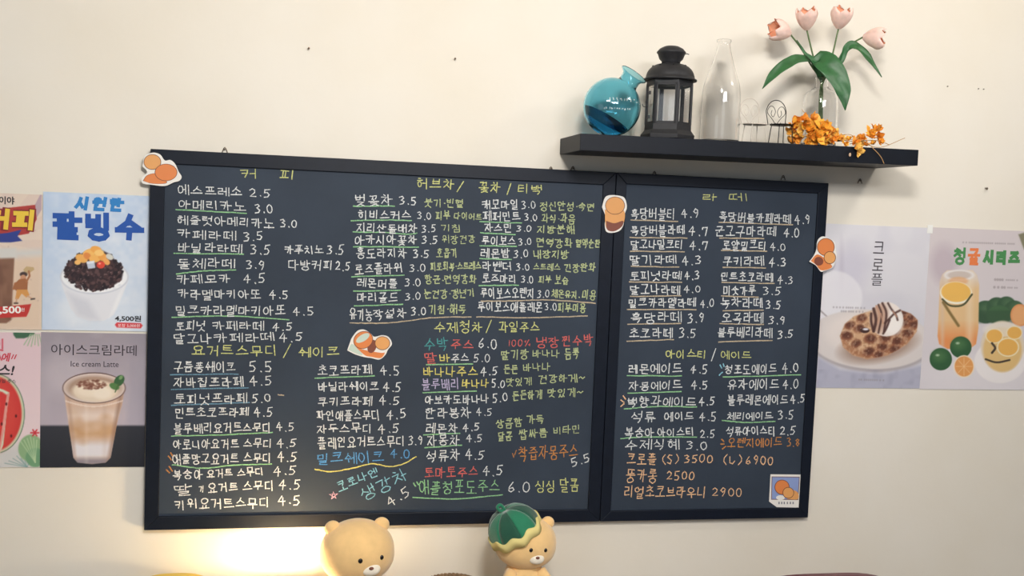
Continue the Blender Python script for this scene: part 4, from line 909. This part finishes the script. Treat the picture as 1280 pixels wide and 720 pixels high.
# tall clear bottle
Y = -0.18
c = P(901.5, 120, Y); zb = top(c.x); s = scl(900, 110, Y)
def zz(py, px=901): return max(0.0, P(px, py, Y).z-zb)
prof = [(24*s, 0.0), (25*s, .004), (25*s, zz(165)), (24.4*s, zz(125)), (23*s, zz(108)), (19.5*s, zz(96)), (14*s, zz(80)), (10*s, zz(66)), (8.2*s, zz(58)), (7.8*s, zz(54)), (9*s, zz(52)), (9.2*s, zz(50))]
prof = [(v.x, v.z) for v in spline([(r, 0, z) for r, z in prof], 4)]
bm = vessel(prof, .0016)
t = thing('glass_bottle', (c.x, Y, zb), 'tall clear glass bottle with sloping shoulders beside the lantern', 'bottle')
obj('bottle_body', bm, glass, t, smooth=True)

# miniature wire chairs
def wire_chair(pxc, pyt, pys, pyb, half, Y, m, label, ry):
    c = P(pxc, pys, Y); zb = top(c.x); s = scl(pxc, pys, Y); t = thing('miniature_chair', (c.x, Y, zb), label, 'chair ornament', rz=ry)
    hs = P(pxc, pys, Y).z-zb; ht = P(pxc, pyt, Y).z-zb; w = half*s
    bm = bmesh.new(); arch = [(-w*.85, .028, hs)]+[(-w*math.cos(a)*1.0, .034, hs+(ht-hs)*(.5+.5*math.sin(a))) for a in [i*math.pi/12 for i in range(13)]]+[(w*.85, .028, hs)]
    tube(bm, spline(arch, 3), .0013, 6); obj('back_frame', bm, m, t, smooth=True)
    for q in (-1, 1):
        bm = bmesh.new(); H = ht-hs
        sc = [(0, .032, hs+.002), (q*w*.45, .033, hs+H*.28), (q*w*.9, .033, hs+H*.5), (q*w*.72, .033, hs+H*.72), (q*w*.36, .033, hs+H*.74), (q*w*.1, .033, hs+H*.55), (q*w*.3, .033, hs+H*.34), (q*w*.52, .033, hs+H*.45), (q*w*.45, .033, hs+H*.6)]
        tube(bm, spline(sc, 5), .00095, 6); obj('heart_scroll', bm, m, t, smooth=True)
    bm = lathe([(w*.4, -.0014), (w*1.0, -.0016), (w*1.04, 0), (w*1.0, .0016), (w*.4, .0014)], 32); o = obj('seat', bm, m, t, smooth=True); o.location = (0, 0, hs)
    bm = bmesh.new()
    for k in range(14): a = k*2*math.pi/14; ball(bm, (w*math.cos(a), w*math.sin(a), .002), .0016, 6, 4)
    o = obj('seat_edge', bm, m, t); o.location = (0, 0, hs)
    for a in (-.8, -2.34, .8, 2.34):
        x, y = w*.86*math.cos(a), w*.86*math.sin(a); bm = bmesh.new()
        tube(bm, spline([(x, y, hs), (x*1.08, y*1.08, hs*.75), (x*1.25, y*1.25, .0012)], 4), .0014, 6); obj('leg', bm, m, t, smooth=True)
    return t
wire_chair(977, 124, 156.3, 178, 14.5, -.18, mat('black_wire', (28, 24, 24), .4, metal=.5), 'miniature black wire chair with heart scroll back on the shelf', .12)
wire_chair(943.5, 121.5, 155.5, 176, 14.5, -.18, mat('white_wire', (206, 196, 184), .45), 'miniature white wire chair with heart scroll back on the shelf', .12)

# glass vase with tulips
VY = -0.145
vc = P(1025, 140, VY); zb = top(vc.x); s = scl(1025, 130, VY)
def zz(py, px=1025): return max(0.0, P(px, py, VY).z-zb)
prof = [(20*s, 0.0), (21.5*s, .004), (21.8*s, zz(160)), (21.4*s, zz(128)), (19*s, zz(117)), (12.5*s, zz(112.5)), (8.4*s, zz(109)), (7.6*s, zz(102)), (8.6*s, zz(98.5)), (9.4*s, zz(97))]
prof = [(v.x, v.z) for v in spline([(r, 0, z) for r, z in prof], 4)]
t = thing('glass_vase', (vc.x, VY, zb), 'clear glass bottle vase with narrow neck holding the tulips', 'vase')
obj('vase_body', vessel(prof, .0022), glass, t, smooth=True)
pet_m = mat('tulip_petal', (242, 208, 196), .55, noise=.08, nscale=60, inner=(238, 168, 132), subs=.15)
stem_m = mat('tulip_stem', (84, 108, 62), .5, noise=.1, nscale=60); leaf_m = mat('tulip_leaf', (46, 98, 54), .45, noise=.2, nscale=35, bump=.25, bscale=90)
def petal(bm, R, H, a0, wmax, openk, seed):
    n, m_ = 9, 8; g = []
    for j in range(n):
        v = j/(n-1); w = wmax*math.sin(math.pi*min(1, v*.62+.16))**.6*(1 if v < .75 else 1-((v-.75)/.25)**2.2*.8)
        r = R*(math.sin(math.pi*(.05+v*.66))**.8)*(1+openk*max(0, v-.5)*2); row = []
        for i in range(m_):
            u = -1+2*i/(m_-1); a = a0+u*w; rr = r*(1-.10*abs(u)**2*v)
            row.append(bm.verts.new((rr*math.cos(a), rr*math.sin(a), H*(v*(1-.10*abs(u)**3*v)))))
        g.append(row)
    for j in range(n-1):
        for i in range(m_-1): bm.faces.new((g[j][i], g[j][i+1], g[j+1][i+1], g[j+1][i]))
def leafmesh(pts, ws, up, curl=.3):
    """a long bent leaf; pts the mid rib, ws half widths, up the direction its face is turned to"""
    q = spline(pts, 6); n = len(q); bm = bmesh.new(); g = []; m_ = 9
    for i, p in enumerate(q):
        t_ = (q[min(i+1, n-1)]-q[max(i-1, 0)]).normalized(); f = i/(n-1)*(len(ws)-1); k = min(int(f), len(ws)-2); w = ws[k]*(1-(f-k))+ws[k+1]*(f-k)
        upv = Vector(up); sd = t_.cross(upv).normalized(); nn = sd.cross(t_).normalized(); row = []
        for j in range(m_):
            u = -1+2*j/(m_-1); row.append(bm.verts.new(p+sd*(u*w)+nn*(abs(u)**1.5*w*curl)+nn*.0012*math.sin(i*.9+j)))
        g.append(row)
    for i in range(n-1):
        for j in range(m_-1): bm.faces.new((g[i][j], g[i][j+1], g[i+1][j+1], g[i+1][j]))
    return bm
def solid(o, th): md = o.modifiers.new('thickness', 'SOLIDIFY'); md.thickness = th; md.offset = 0
foot = Vector((vc.x+.004, VY, zb+.006)); neckp = P(1027, 101, VY)
def tulip(bpx, axis, stem_px, label, k, leaves, size=1.0, dy=0):
    b = P(bpx[0], bpx[1], VY+dy); ax = (RT*axis[0]+UP*axis[1]-_f*axis[2]).normalized()
    base = foot+Vector((k*.006, k*.003, 0)); t = thing('tulip', base, label, 'tulip', 'pink tulips in the glass vase')
    s = scl(bpx[0], bpx[1], VY+dy); R = 13.6*s*size; H = 28*s*size
    pts = [base+Vector((0, 0, .002)), neckp+Vector((k*.0032, 0, -.05)), neckp+Vector((k*.0036, 0, .0))]+[P(x, y, VY+dy*f) for x, y, f in stem_px]+[b]
    bm = bmesh.new(); tube(bm, [v-base for v in spline(pts, 6)], .0026, 8); obj('stem', bm, stem_m, t, smooth=True)
    rot = ax.to_track_quat('Z', 'Y')
    for j in range(6):
        bm = bmesh.new(); petal(bm, R*(1.0 if j % 2 else .92), H*(1.0 if j % 2 else .95), j*math.pi/3+.4*k, .74, .10+.12*((j*7+k) % 3), j)
        o = obj('petal', bm, pet_m, t, smooth=True, normals=False); o.location = b-base; o.rotation_mode = 'QUATERNION'; o.rotation_quaternion = rot
    for lp, ws, up in leaves:
        q = [(P(x, y, yy)-base) for x, y, yy in lp]; o = obj('leaf', leafmesh(q, [w*s for w in ws], up), leaf_m, t, smooth=True, normals=False); solid(o, .0009)
tulip((988,43), (-1,.28,.25), [(1014,82,.3),(1001,60,.7)], 'drooping pink tulip facing left, leftmost of the four', -1,
      [([(1024,98,-.145),(1014,78,-.15),(1000,74,-.165),(984,80,-.18),(966,94,-.19),(953,111,-.195)], (3,6,7,7.5,5.5,.3), (0.1,-1,.9))])
tulip((1008.5,37.5), (-.12,1,.42), [(1018,76,.4)], 'upright pink tulip, second from the left in the vase', 0,
      [([(1026,100,-.148),(1020,84,-.155),(1015,74,-.16),(1006,66,-.155),(996,50,-.15)], (2,3,3,2,.3), (0,-1,.3))], dy=-.01)
tulip((1048,36), (.1,1,.42), [(1039,74,.4)], 'upright pink tulip, third from the left in the vase', 1,
      [([(1026,97,-.145),(1024,76,-.158),(1033,80,-.185),(1046,96,-.205),(1054,116,-.213),(1056.5,138,-.213)], (4,11,15,13,9,.4), (-.35,-1,.35))], dy=-.01)
tulip((1078.5,46.5), (1,-.16,.35), [(1047,76,.3),(1058,59,.7)], 'pink tulip facing right, rightmost of the four', 2,
      [([(1028,98,-.145),(1049,78,-.15),(1058,60,-.155),(1069,58,-.16),(1084,72,-.17),(1102,96.5,-.18)], (2,4,4.5,7,7,.3), (.3,-1,.55))])

# dried orange flowers lying on the shelf
FY = -0.19
dried = [mat('dried_petal', (250, 184, 66), .6, noise=.18, nscale=80, subs=.1), mat('dried_petal_pale', (252, 204, 104), .6, noise=.18, nscale=80), mat('dried_petal_deep', (238, 156, 54), .6, noise=.18, nscale=80)]
fb = P(1030, 178, FY); zb = top(fb.x)
t = thing('dried_flower_bunch', (fb.x, FY, zb), 'bunch of dried orange flowers lying at the front of the shelf', 'dried flowers')
variants = []
for vi in range(4):
    bm = bmesh.new(); rn = random.Random(vi+3)
    for k in range(9):
        a = k*2.4+rn.random()*.5; el = rn.uniform(.15, 1.25); L_ = rn.uniform(.75, 1.1); d = Vector((math.cos(a)*math.cos(el), math.sin(a)*math.cos(el), math.sin(el)))
        sd = d.cross(Vector((0, 0, 1))).normalized(); nn = sd.cross(d); g = []
        for j, (v, w) in enumerate(((0, .06), (.3, .24), (.62, .32), (.86, .2), (1.05, .02))):
            c0 = d*v*L_+nn*(.25*v*v*rn.uniform(.4, 1.3)); g.append([bm.verts.new(c0-sd*w+nn*w*.5), bm.verts.new(c0), bm.verts.new(c0+sd*w+nn*w*.5)])
        for j in range(4):
            for i in range(2): bm.faces.new((g[j][i], g[j][i+1], g[j+1][i+1], g[j+1][i]))
    me = bpy.data.meshes.new('blossom'); bm.to_mesh(me); bm.free(); me.shade_smooth(); me.materials.append(dried[0]); variants.append(me)
vm = []
for me in variants:
    for d in dried: m2 = me.copy(); m2.materials[0] = d; vm.append(m2)
spots = [(995,152,11),(1002,148,8),(1013,147,9),(990,160,9),(998,163,11),(1008,158,13),(1018,156,12),(1026,160,13),(1012,167,12),(1002,171,11),(990,172,9),(985,176,8),(1020,170,12),(1016,177,11),(1028,174,12),(1036,166,11),(1033,178,10),(1042,170,10),(1022,164,12),(1008,178,9),(1046,176,8),(1050,171,6),
    (987,166,9),(1024,181,8),(997,179,8),(1055,178,6),(1061,175,6),(1066,179,9),(1071,176,9),(1068,185,9),(1072,188,8),(1076,172,7),(1086,166,9),(1094,164,10),(1097,170,9),(1090,172,8),(1099,178,7),(1092,180,6),(1080,180,5),(1030,168,12),(1005,153,8),(1039,175,8),(1014,152,9),(1022,155,9),(992,154,8),(1034,171,9),(998,171,9),(1016,173,10),(1010,163,11),(1024,169,9),(988,180,7),(1012,180,7),(1030,160,8),(1045,172,7),(1088,169,7),(1074,180,7)]
for i, (x, y, r) in enumerate(spots):
    yy = FY-.012-random.random()*.035+(.05 if x < 999 else 0)
    p = P(x, y+1, yy); r_ = r*scl(x, y, yy)*1.12
    if y > 184: yy = -SD-.008; p = P(x, y, yy)
    elif p.z < zb+.004: p.z = top(p.x)+.006
    o = link('blossom', random.choice(vm)); o.parent = t; o.location = p-t.location; o.scale = (r_, r_, r_)
    o.rotation_euler = (random.uniform(.3, 1.7) , random.uniform(-.7, .7), random.uniform(-.6, .6))
twig = mat('dried_stem', (186, 146, 96), .7)
for pts in ([(1004,170,-.2),(1040,174,-.21),(1075,178,-.22),(1100,186,-.22),(1131,172.5,-.2)], [(1050,176,-.215),(1070,174,-.22),(1083,178,-.23),(1092,186,-.247),(1101,196,-.25),(1105,204.5,-.25)],
            [(1030,172,-.21),(1060,168,-.215),(1072,174,-.22)], [(1062,180,-.23),(1080,176,-.22),(1098,176,-.22),(1112,181,-.23)], [(1000,152,-.2),(1010,146,-.19),(1002,137,-.185)]):
    bm = bmesh.new(); q = [P(x, y, yy) for x, y, yy in pts]
    for v in q:
        if -v.y < SD and v.z < top(v.x)+.003: v.z = top(v.x)+.003
    tube(bm, [v-t.location for v in spline(q, 5)], .0011, 6); obj('stem', bm, twig, t, smooth=True)
bm = bmesh.new(); ball(bm, P(1062.5, 193.5, -SD-.003)-t.location, (.0042, .003, .006), 12, 8); obj('seed_pod', bm, mat('seed', (212, 180, 150), .6), t, smooth=True)

# ------------------------------------------------------------------ bench below the boards, soft toys, lamp, basket, chair
BT = 0.50
wood = mat('bench_wood', (120, 88, 62), .5, noise=.2, nscale=8); cush = mat('bench_cushion', (150, 140, 128), .85, bump=.3, bscale=400)
t = thing('bench', (0.05, -0.32, 0), 'long wooden wall bench with a pale seat cushion below the chalkboards', 'bench')
bm = bmesh.new(); box(bm, -1.15, 1.15, -.27, .27, .38, .43); obj('seat_board', bm, wood, t, bevel=.004)
bm = bmesh.new(); box(bm, -1.14, 1.14, -.27, .27, .43, BT); obj('seat_cushion', bm, cush, t, bevel=.02)
for x in (-1.08, 0, 1.08):
    for y in (-.22, .22): bm = bmesh.new(); box(bm, x-.03, x+.03, y-.03, y+.03, 0, .38); obj('leg', bm, wood, t, bevel=.003)

plush_m = mat('plush_fabric', (246, 204, 140), .95, noise=.05, nscale=30, bump=.5, bscale=700, sheen=.5)
black = mat('bead_black', (22, 18, 18), .25); muzzle_m = mat('plush_cream', (250, 240, 222), .95, bump=.5, bscale=700, sheen=.4); nose_m = mat('nose_brown', (120, 70, 52), .6)
def plush(px, pytop, halfw, Y, yaw, tilt, label, eyes):
    s = scl(px, pytop+40, Y); R = halfw*s; ztop = P(px, pytop, Y).z; x = P(px, pytop+40, Y).x
    t = thing('plush_toy', (x, Y, BT+.004), label, 'soft toy', rz=yaw); hz = ztop-R*.86-BT
    def sq(d):   # slightly boxy, wider low: a stuffed head
        w = 1+.07*(1-max(-1, min(1, d.z*1.3)))*.5; return Vector((d.x*w*(1+.05*abs(d.z*d.x)), d.y, math.copysign(abs(d.z)**.94, d.z)))
    bm = bmesh.new(); ball(bm, (0, 0, 0), (R*.97, R*.86, R*.86), 48, 32, sq); h = obj('head', bm, plush_m, t, smooth=True); h.location = (0, 0, hz); h.rotation_euler = (0, tilt, 0)
    def on(u, v, k=1.0):   # point on the head's front at sideways u, height v (units of R)
        q = math.sqrt(max(.02, 1-(u/.99)**2-(v/.86)**2)); return Vector((u*R, -q*.86*R*k, v*R))
    for q in (-1, 1):
        bm = bmesh.new(); ball(bm, (q*R*.66, R*.02, R*.66), (R*.22, R*.14, R*.21), 24, 14); obj('ear', bm, plush_m, h, smooth=True)
        bm = bmesh.new(); e = on(q*eyes[0]+eyes[2], eyes[1]); ball(bm, e, (R*.062, R*.035, R*.066), 16, 10); obj('eye', bm, black, h, smooth=True)
    c = on(eyes[2], eyes[1]-.30); bm = bmesh.new(); ball(bm, c+Vector((0, R*.06, 0)), (R*.26, R*.15, R*.18), 28, 16); obj('muzzle', bm, muzzle_m, h, smooth=True)
    bm = bmesh.new(); ball(bm, c+Vector((0, -R*.085, R*.07)), (R*.065, R*.03, R*.045), 14, 8); obj('nose', bm, nose_m, h, smooth=True)
    bh = hz-R*.55
    bm = bmesh.new(); ball(bm, (0, R*.05, bh*.5+.01), (R*.72, R*.62, bh*.5+.012), 36, 24); obj('body', bm, plush_m, t, smooth=True)
    for q in (-1, 1):
        bm = bmesh.new(); tube(bm, spline([(q*R*.45, -.02, bh*.86), (q*R*.8, -.05, bh*.66), (q*R*.98, -.08, bh*.52)], 4), R*.2, 14, taper=R*.17); ball(bm, (q*R*.98, -.08, bh*.52), R*.18, 14, 10); obj('arm', bm, plush_m, t, smooth=True)
        bm = bmesh.new(); tube(bm, [(q*R*.38, -.02, R*.24), (q*R*.5, -R*.55, R*.22), (q*R*.55, -R*.9, R*.22)], R*.23, 14); ball(bm, (q*R*.55, -R*.95, R*.25), (R*.24, R*.15, R*.25), 16, 10); obj('leg', bm, plush_m, t, smooth=True)
    return t, h, R, hz
plush(446.5, 651, 45, -.22, .08, -.03, 'large pale yellow plush toy sitting under the left chalkboard, bare headed', (.29, .0, .26))
t, h, R, hz = plush(656.5, 646, 38, -.20, .05, .10, 'pale yellow plush toy wearing a green leafy cap, under the left chalkboard', (.25, .0, .2))
# the cap: green wedges, wavy cream hem, twisted stem loop
g1 = mat('velvet_green', (18, 118, 84), .8, sheen=.5, bump=.3, bscale=300); g2 = mat('velvet_dark_green', (12, 78, 58), .8, sheen=.4); hem = mat('felt_cream', (228, 212, 140), .9)
cap = bpy.data.objects.new('cap', None); COL.objects.link(cap); cap.parent = h; cap.location = (-R*.36, 0, R*.30); cap.rotation_euler = (.05, -.62, 0)
def capsurf(u, v, k=1.0):
    r = R*.80*(math.cos(v*math.pi/2)**.75); z = R*.80*math.sin(v*math.pi/2)**.85; fold = 1+.035*math.cos(u*8)*(1-v)
    return Vector((r*math.cos(u)*k*fold, r*math.sin(u)*k*fold*1.05, z*k))
for k in range(8):
    bm = bmesh.new(); g = []
    for j in range(9):
        v = .02+j/8*.96; g.append([bm.verts.new(capsurf((k+i/6)*math.pi/4, v, 1.04)) for i in range(7)])
    for j in range(8):
        for i in range(6): bm.faces.new((g[j][i], g[j][i+1], g[j+1][i+1], g[j+1][i]))
    bmesh.ops.recalc_face_normals(bm, faces=bm.faces)
    o = obj('cap', bm, g2 if k % 2 else g1, h, smooth=True); o.name = 'cap_panel'; o.location = cap.location; o.rotation_euler = cap.rotation_euler; solid(o, .004)
bm = bmesh.new(); n = 96; lo = []; up_ = []
for i in range(n):
    u = 2*math.pi*i/n; a = capsurf(u, .12+.035*math.sin(u*9), 1.075); b = capsurf(u, 0, 1.07)+Vector((0, 0, -R*.10+R*.03*math.sin(u*9+.5))); lo.append(bm.verts.new(b)); up_.append(bm.verts.new(a))
for i in range(n): bm.faces.new((lo[i], lo[(i+1) % n], up_[(i+1) % n], up_[i]))
o = obj('cap_hem', bm, hem, h, smooth=True); o.location = cap.location; o.rotation_euler = cap.rotation_euler; solid(o, .006)
bm = bmesh.new(); tube(bm, spline([(0, 0, R*.78), (0, 0, R*.94), (-R*.05, 0, R*1.08), (-R*.16, 0, R*1.05), (-R*.13, 0, R*.9), (0, 0, R*.86)], 6), R*.055, 10)
o = obj('cap_stem', bm, g1, h, smooth=True); o.location = cap.location; o.rotation_euler = cap.rotation_euler
bpy.data.objects.remove(cap)

# lamp standing behind the bench cushion edge; only its glow and rim reach the picture
LY = -0.17; lp = P(352, 738, LY); rim = lp.z
t = thing('table_lamp', (lp.x, LY, BT+.001), 'lit table lamp on the bench throwing a bright glow up the wall', 'lamp')
bm = lathe([(.06, 0), (.062, .006), (.03, .014), (.012, .03), (.010, .10)], 32); obj('base', bm, mat('brass', (180, 140, 80), .3, metal=1), t, smooth=True)
H = rim-BT
bm = bmesh.new(); lathe([(.125, H-.15), (.085, H)], 48, cap=False, bm=bm); o = obj('lamp_shade', bm, mat('shade_linen', (240, 226, 190), .9, noise=.05, nscale=60), t, smooth=True); solid(o, .002)
bm = bmesh.new(); ball(bm, (0, 0, 0), .03, 24, 16); o = obj('bulb', bm, mat('bulb_glow', (255, 214, 150), .5, emis=60), t, smooth=True); o.location = (0, 0, H-.045)
bm = bmesh.new(); tube(bm, [(0, 0, .09), (0, 0, H-.07)], .007, 10); obj('pole', bm, MATS['brass'], t)
l = bpy.data.lights.new('lamp_light', 'POINT'); l.energy = 10.5; l.color = (1.0, .78, .45); l.shadow_soft_size = .03
lo_ = bpy.data.objects.new('lamp_light', l); COL.objects.link(lo_); lo_.parent = t; lo_.location = (0, 0, H-.008)

q = P(240, 717.5, -.085)
bm = bmesh.new(); hh = (q.z-BT)/2
def pil(d): return Vector((math.copysign(abs(d.x)**.7, d.x), d.y, math.copysign(abs(d.z)**.7, d.z)))
ball(bm, (0, 0, 0), (.12, .05, hh-.002), 36, 24, pil)
o = obj('cushion', bm, mat('cushion_yellow', (232, 200, 96), .85, bump=.3, bscale=300), smooth=True); o.location = (q.x-.05, -.075, BT+hh)
tag(o, 'yellow cushion leaning on the wall under the left chalkboard, only its top showing', 'cushion')

# coiled rope basket between the toys
by = -.2; bp = P(566, 727, by); rr = 36*scl(566, 718, by)
t = thing('rope_basket', (bp.x, by, BT), 'brown coiled rope basket between the two plush toys', 'basket')
rope = mat('jute_rope', (136, 108, 80), .9, noise=.25, nscale=120, bump=.6, bscale=300)
Hb = bp.z-BT-.002; nc = int(Hb/.0125)
for k in range(nc):
    z = Hb-.0065-k*.0125; q = rr*(1-.12*(k/nc)**2)-.0065; bm = bmesh.new(); n = 120
    for ph_ in (0, math.pi):
        tube(bm, [(( q+.0028*math.cos(i*1.1+ph_))*math.cos(2*math.pi*i/n), (q+.0028*math.cos(i*1.1+ph_))*math.sin(2*math.pi*i/n), z+.0028*math.sin(i*1.1+ph_)) for i in range(n)], .0042, 6, closed=True)
    obj('rope_coil', bm, rope, t, smooth=True)
bm = lathe([(.001, 0), (rr*.86, 0), (rr*.86, .006), (.001, .006)], 40); obj('basket_bottom', bm, rope, t)

# chair whose maroon back just reaches the lower edge
cp = P(1032, 718.6, -.42)
t = thing('dining_chair', (cp.x, -.62, 0), 'maroon backed chair under the right chalkboard, only its top edge showing', 'chair')
mar = mat('maroon_vinyl', (104, 58, 66), .45); dk = mat('dark_leg', (60, 44, 36), .5)
zt_ = cp.z; bm = bmesh.new(); n = 14; q = []
outl = [(-.2, zt_-.36)]+[(-.2+.4*i/n, zt_-.02*(2*i/n-1)**4-.0) for i in range(n+1)]+[(.2, zt_-.36)]
f0 = [bm.verts.new((x, .185, z)) for x, z in outl]; f = bm.faces.new(f0); r = bmesh.ops.extrude_face_region(bm, geom=[f]); bmesh.ops.translate(bm, verts=[e for e in r['geom'] if isinstance(e, bmesh.types.BMVert)], vec=(0, .035, 0))
obj('backrest', bm, mar, t, bevel=.006)
bm = bmesh.new(); box(bm, -.21, .21, -.22, .2, .42, .47); obj('seat', bm, mar, t, bevel=.012)
for x in (-.18, .18):
    bm = bmesh.new(); box(bm, x-.018, x+.018, -.2, -.164, 0, .42); obj('leg', bm, dk, t, bevel=.003)
    bm = bmesh.new(); box(bm, x-.018, x+.018, .16, .185, 0, zt_-.1); obj('leg', bm, dk, t, bevel=.003)
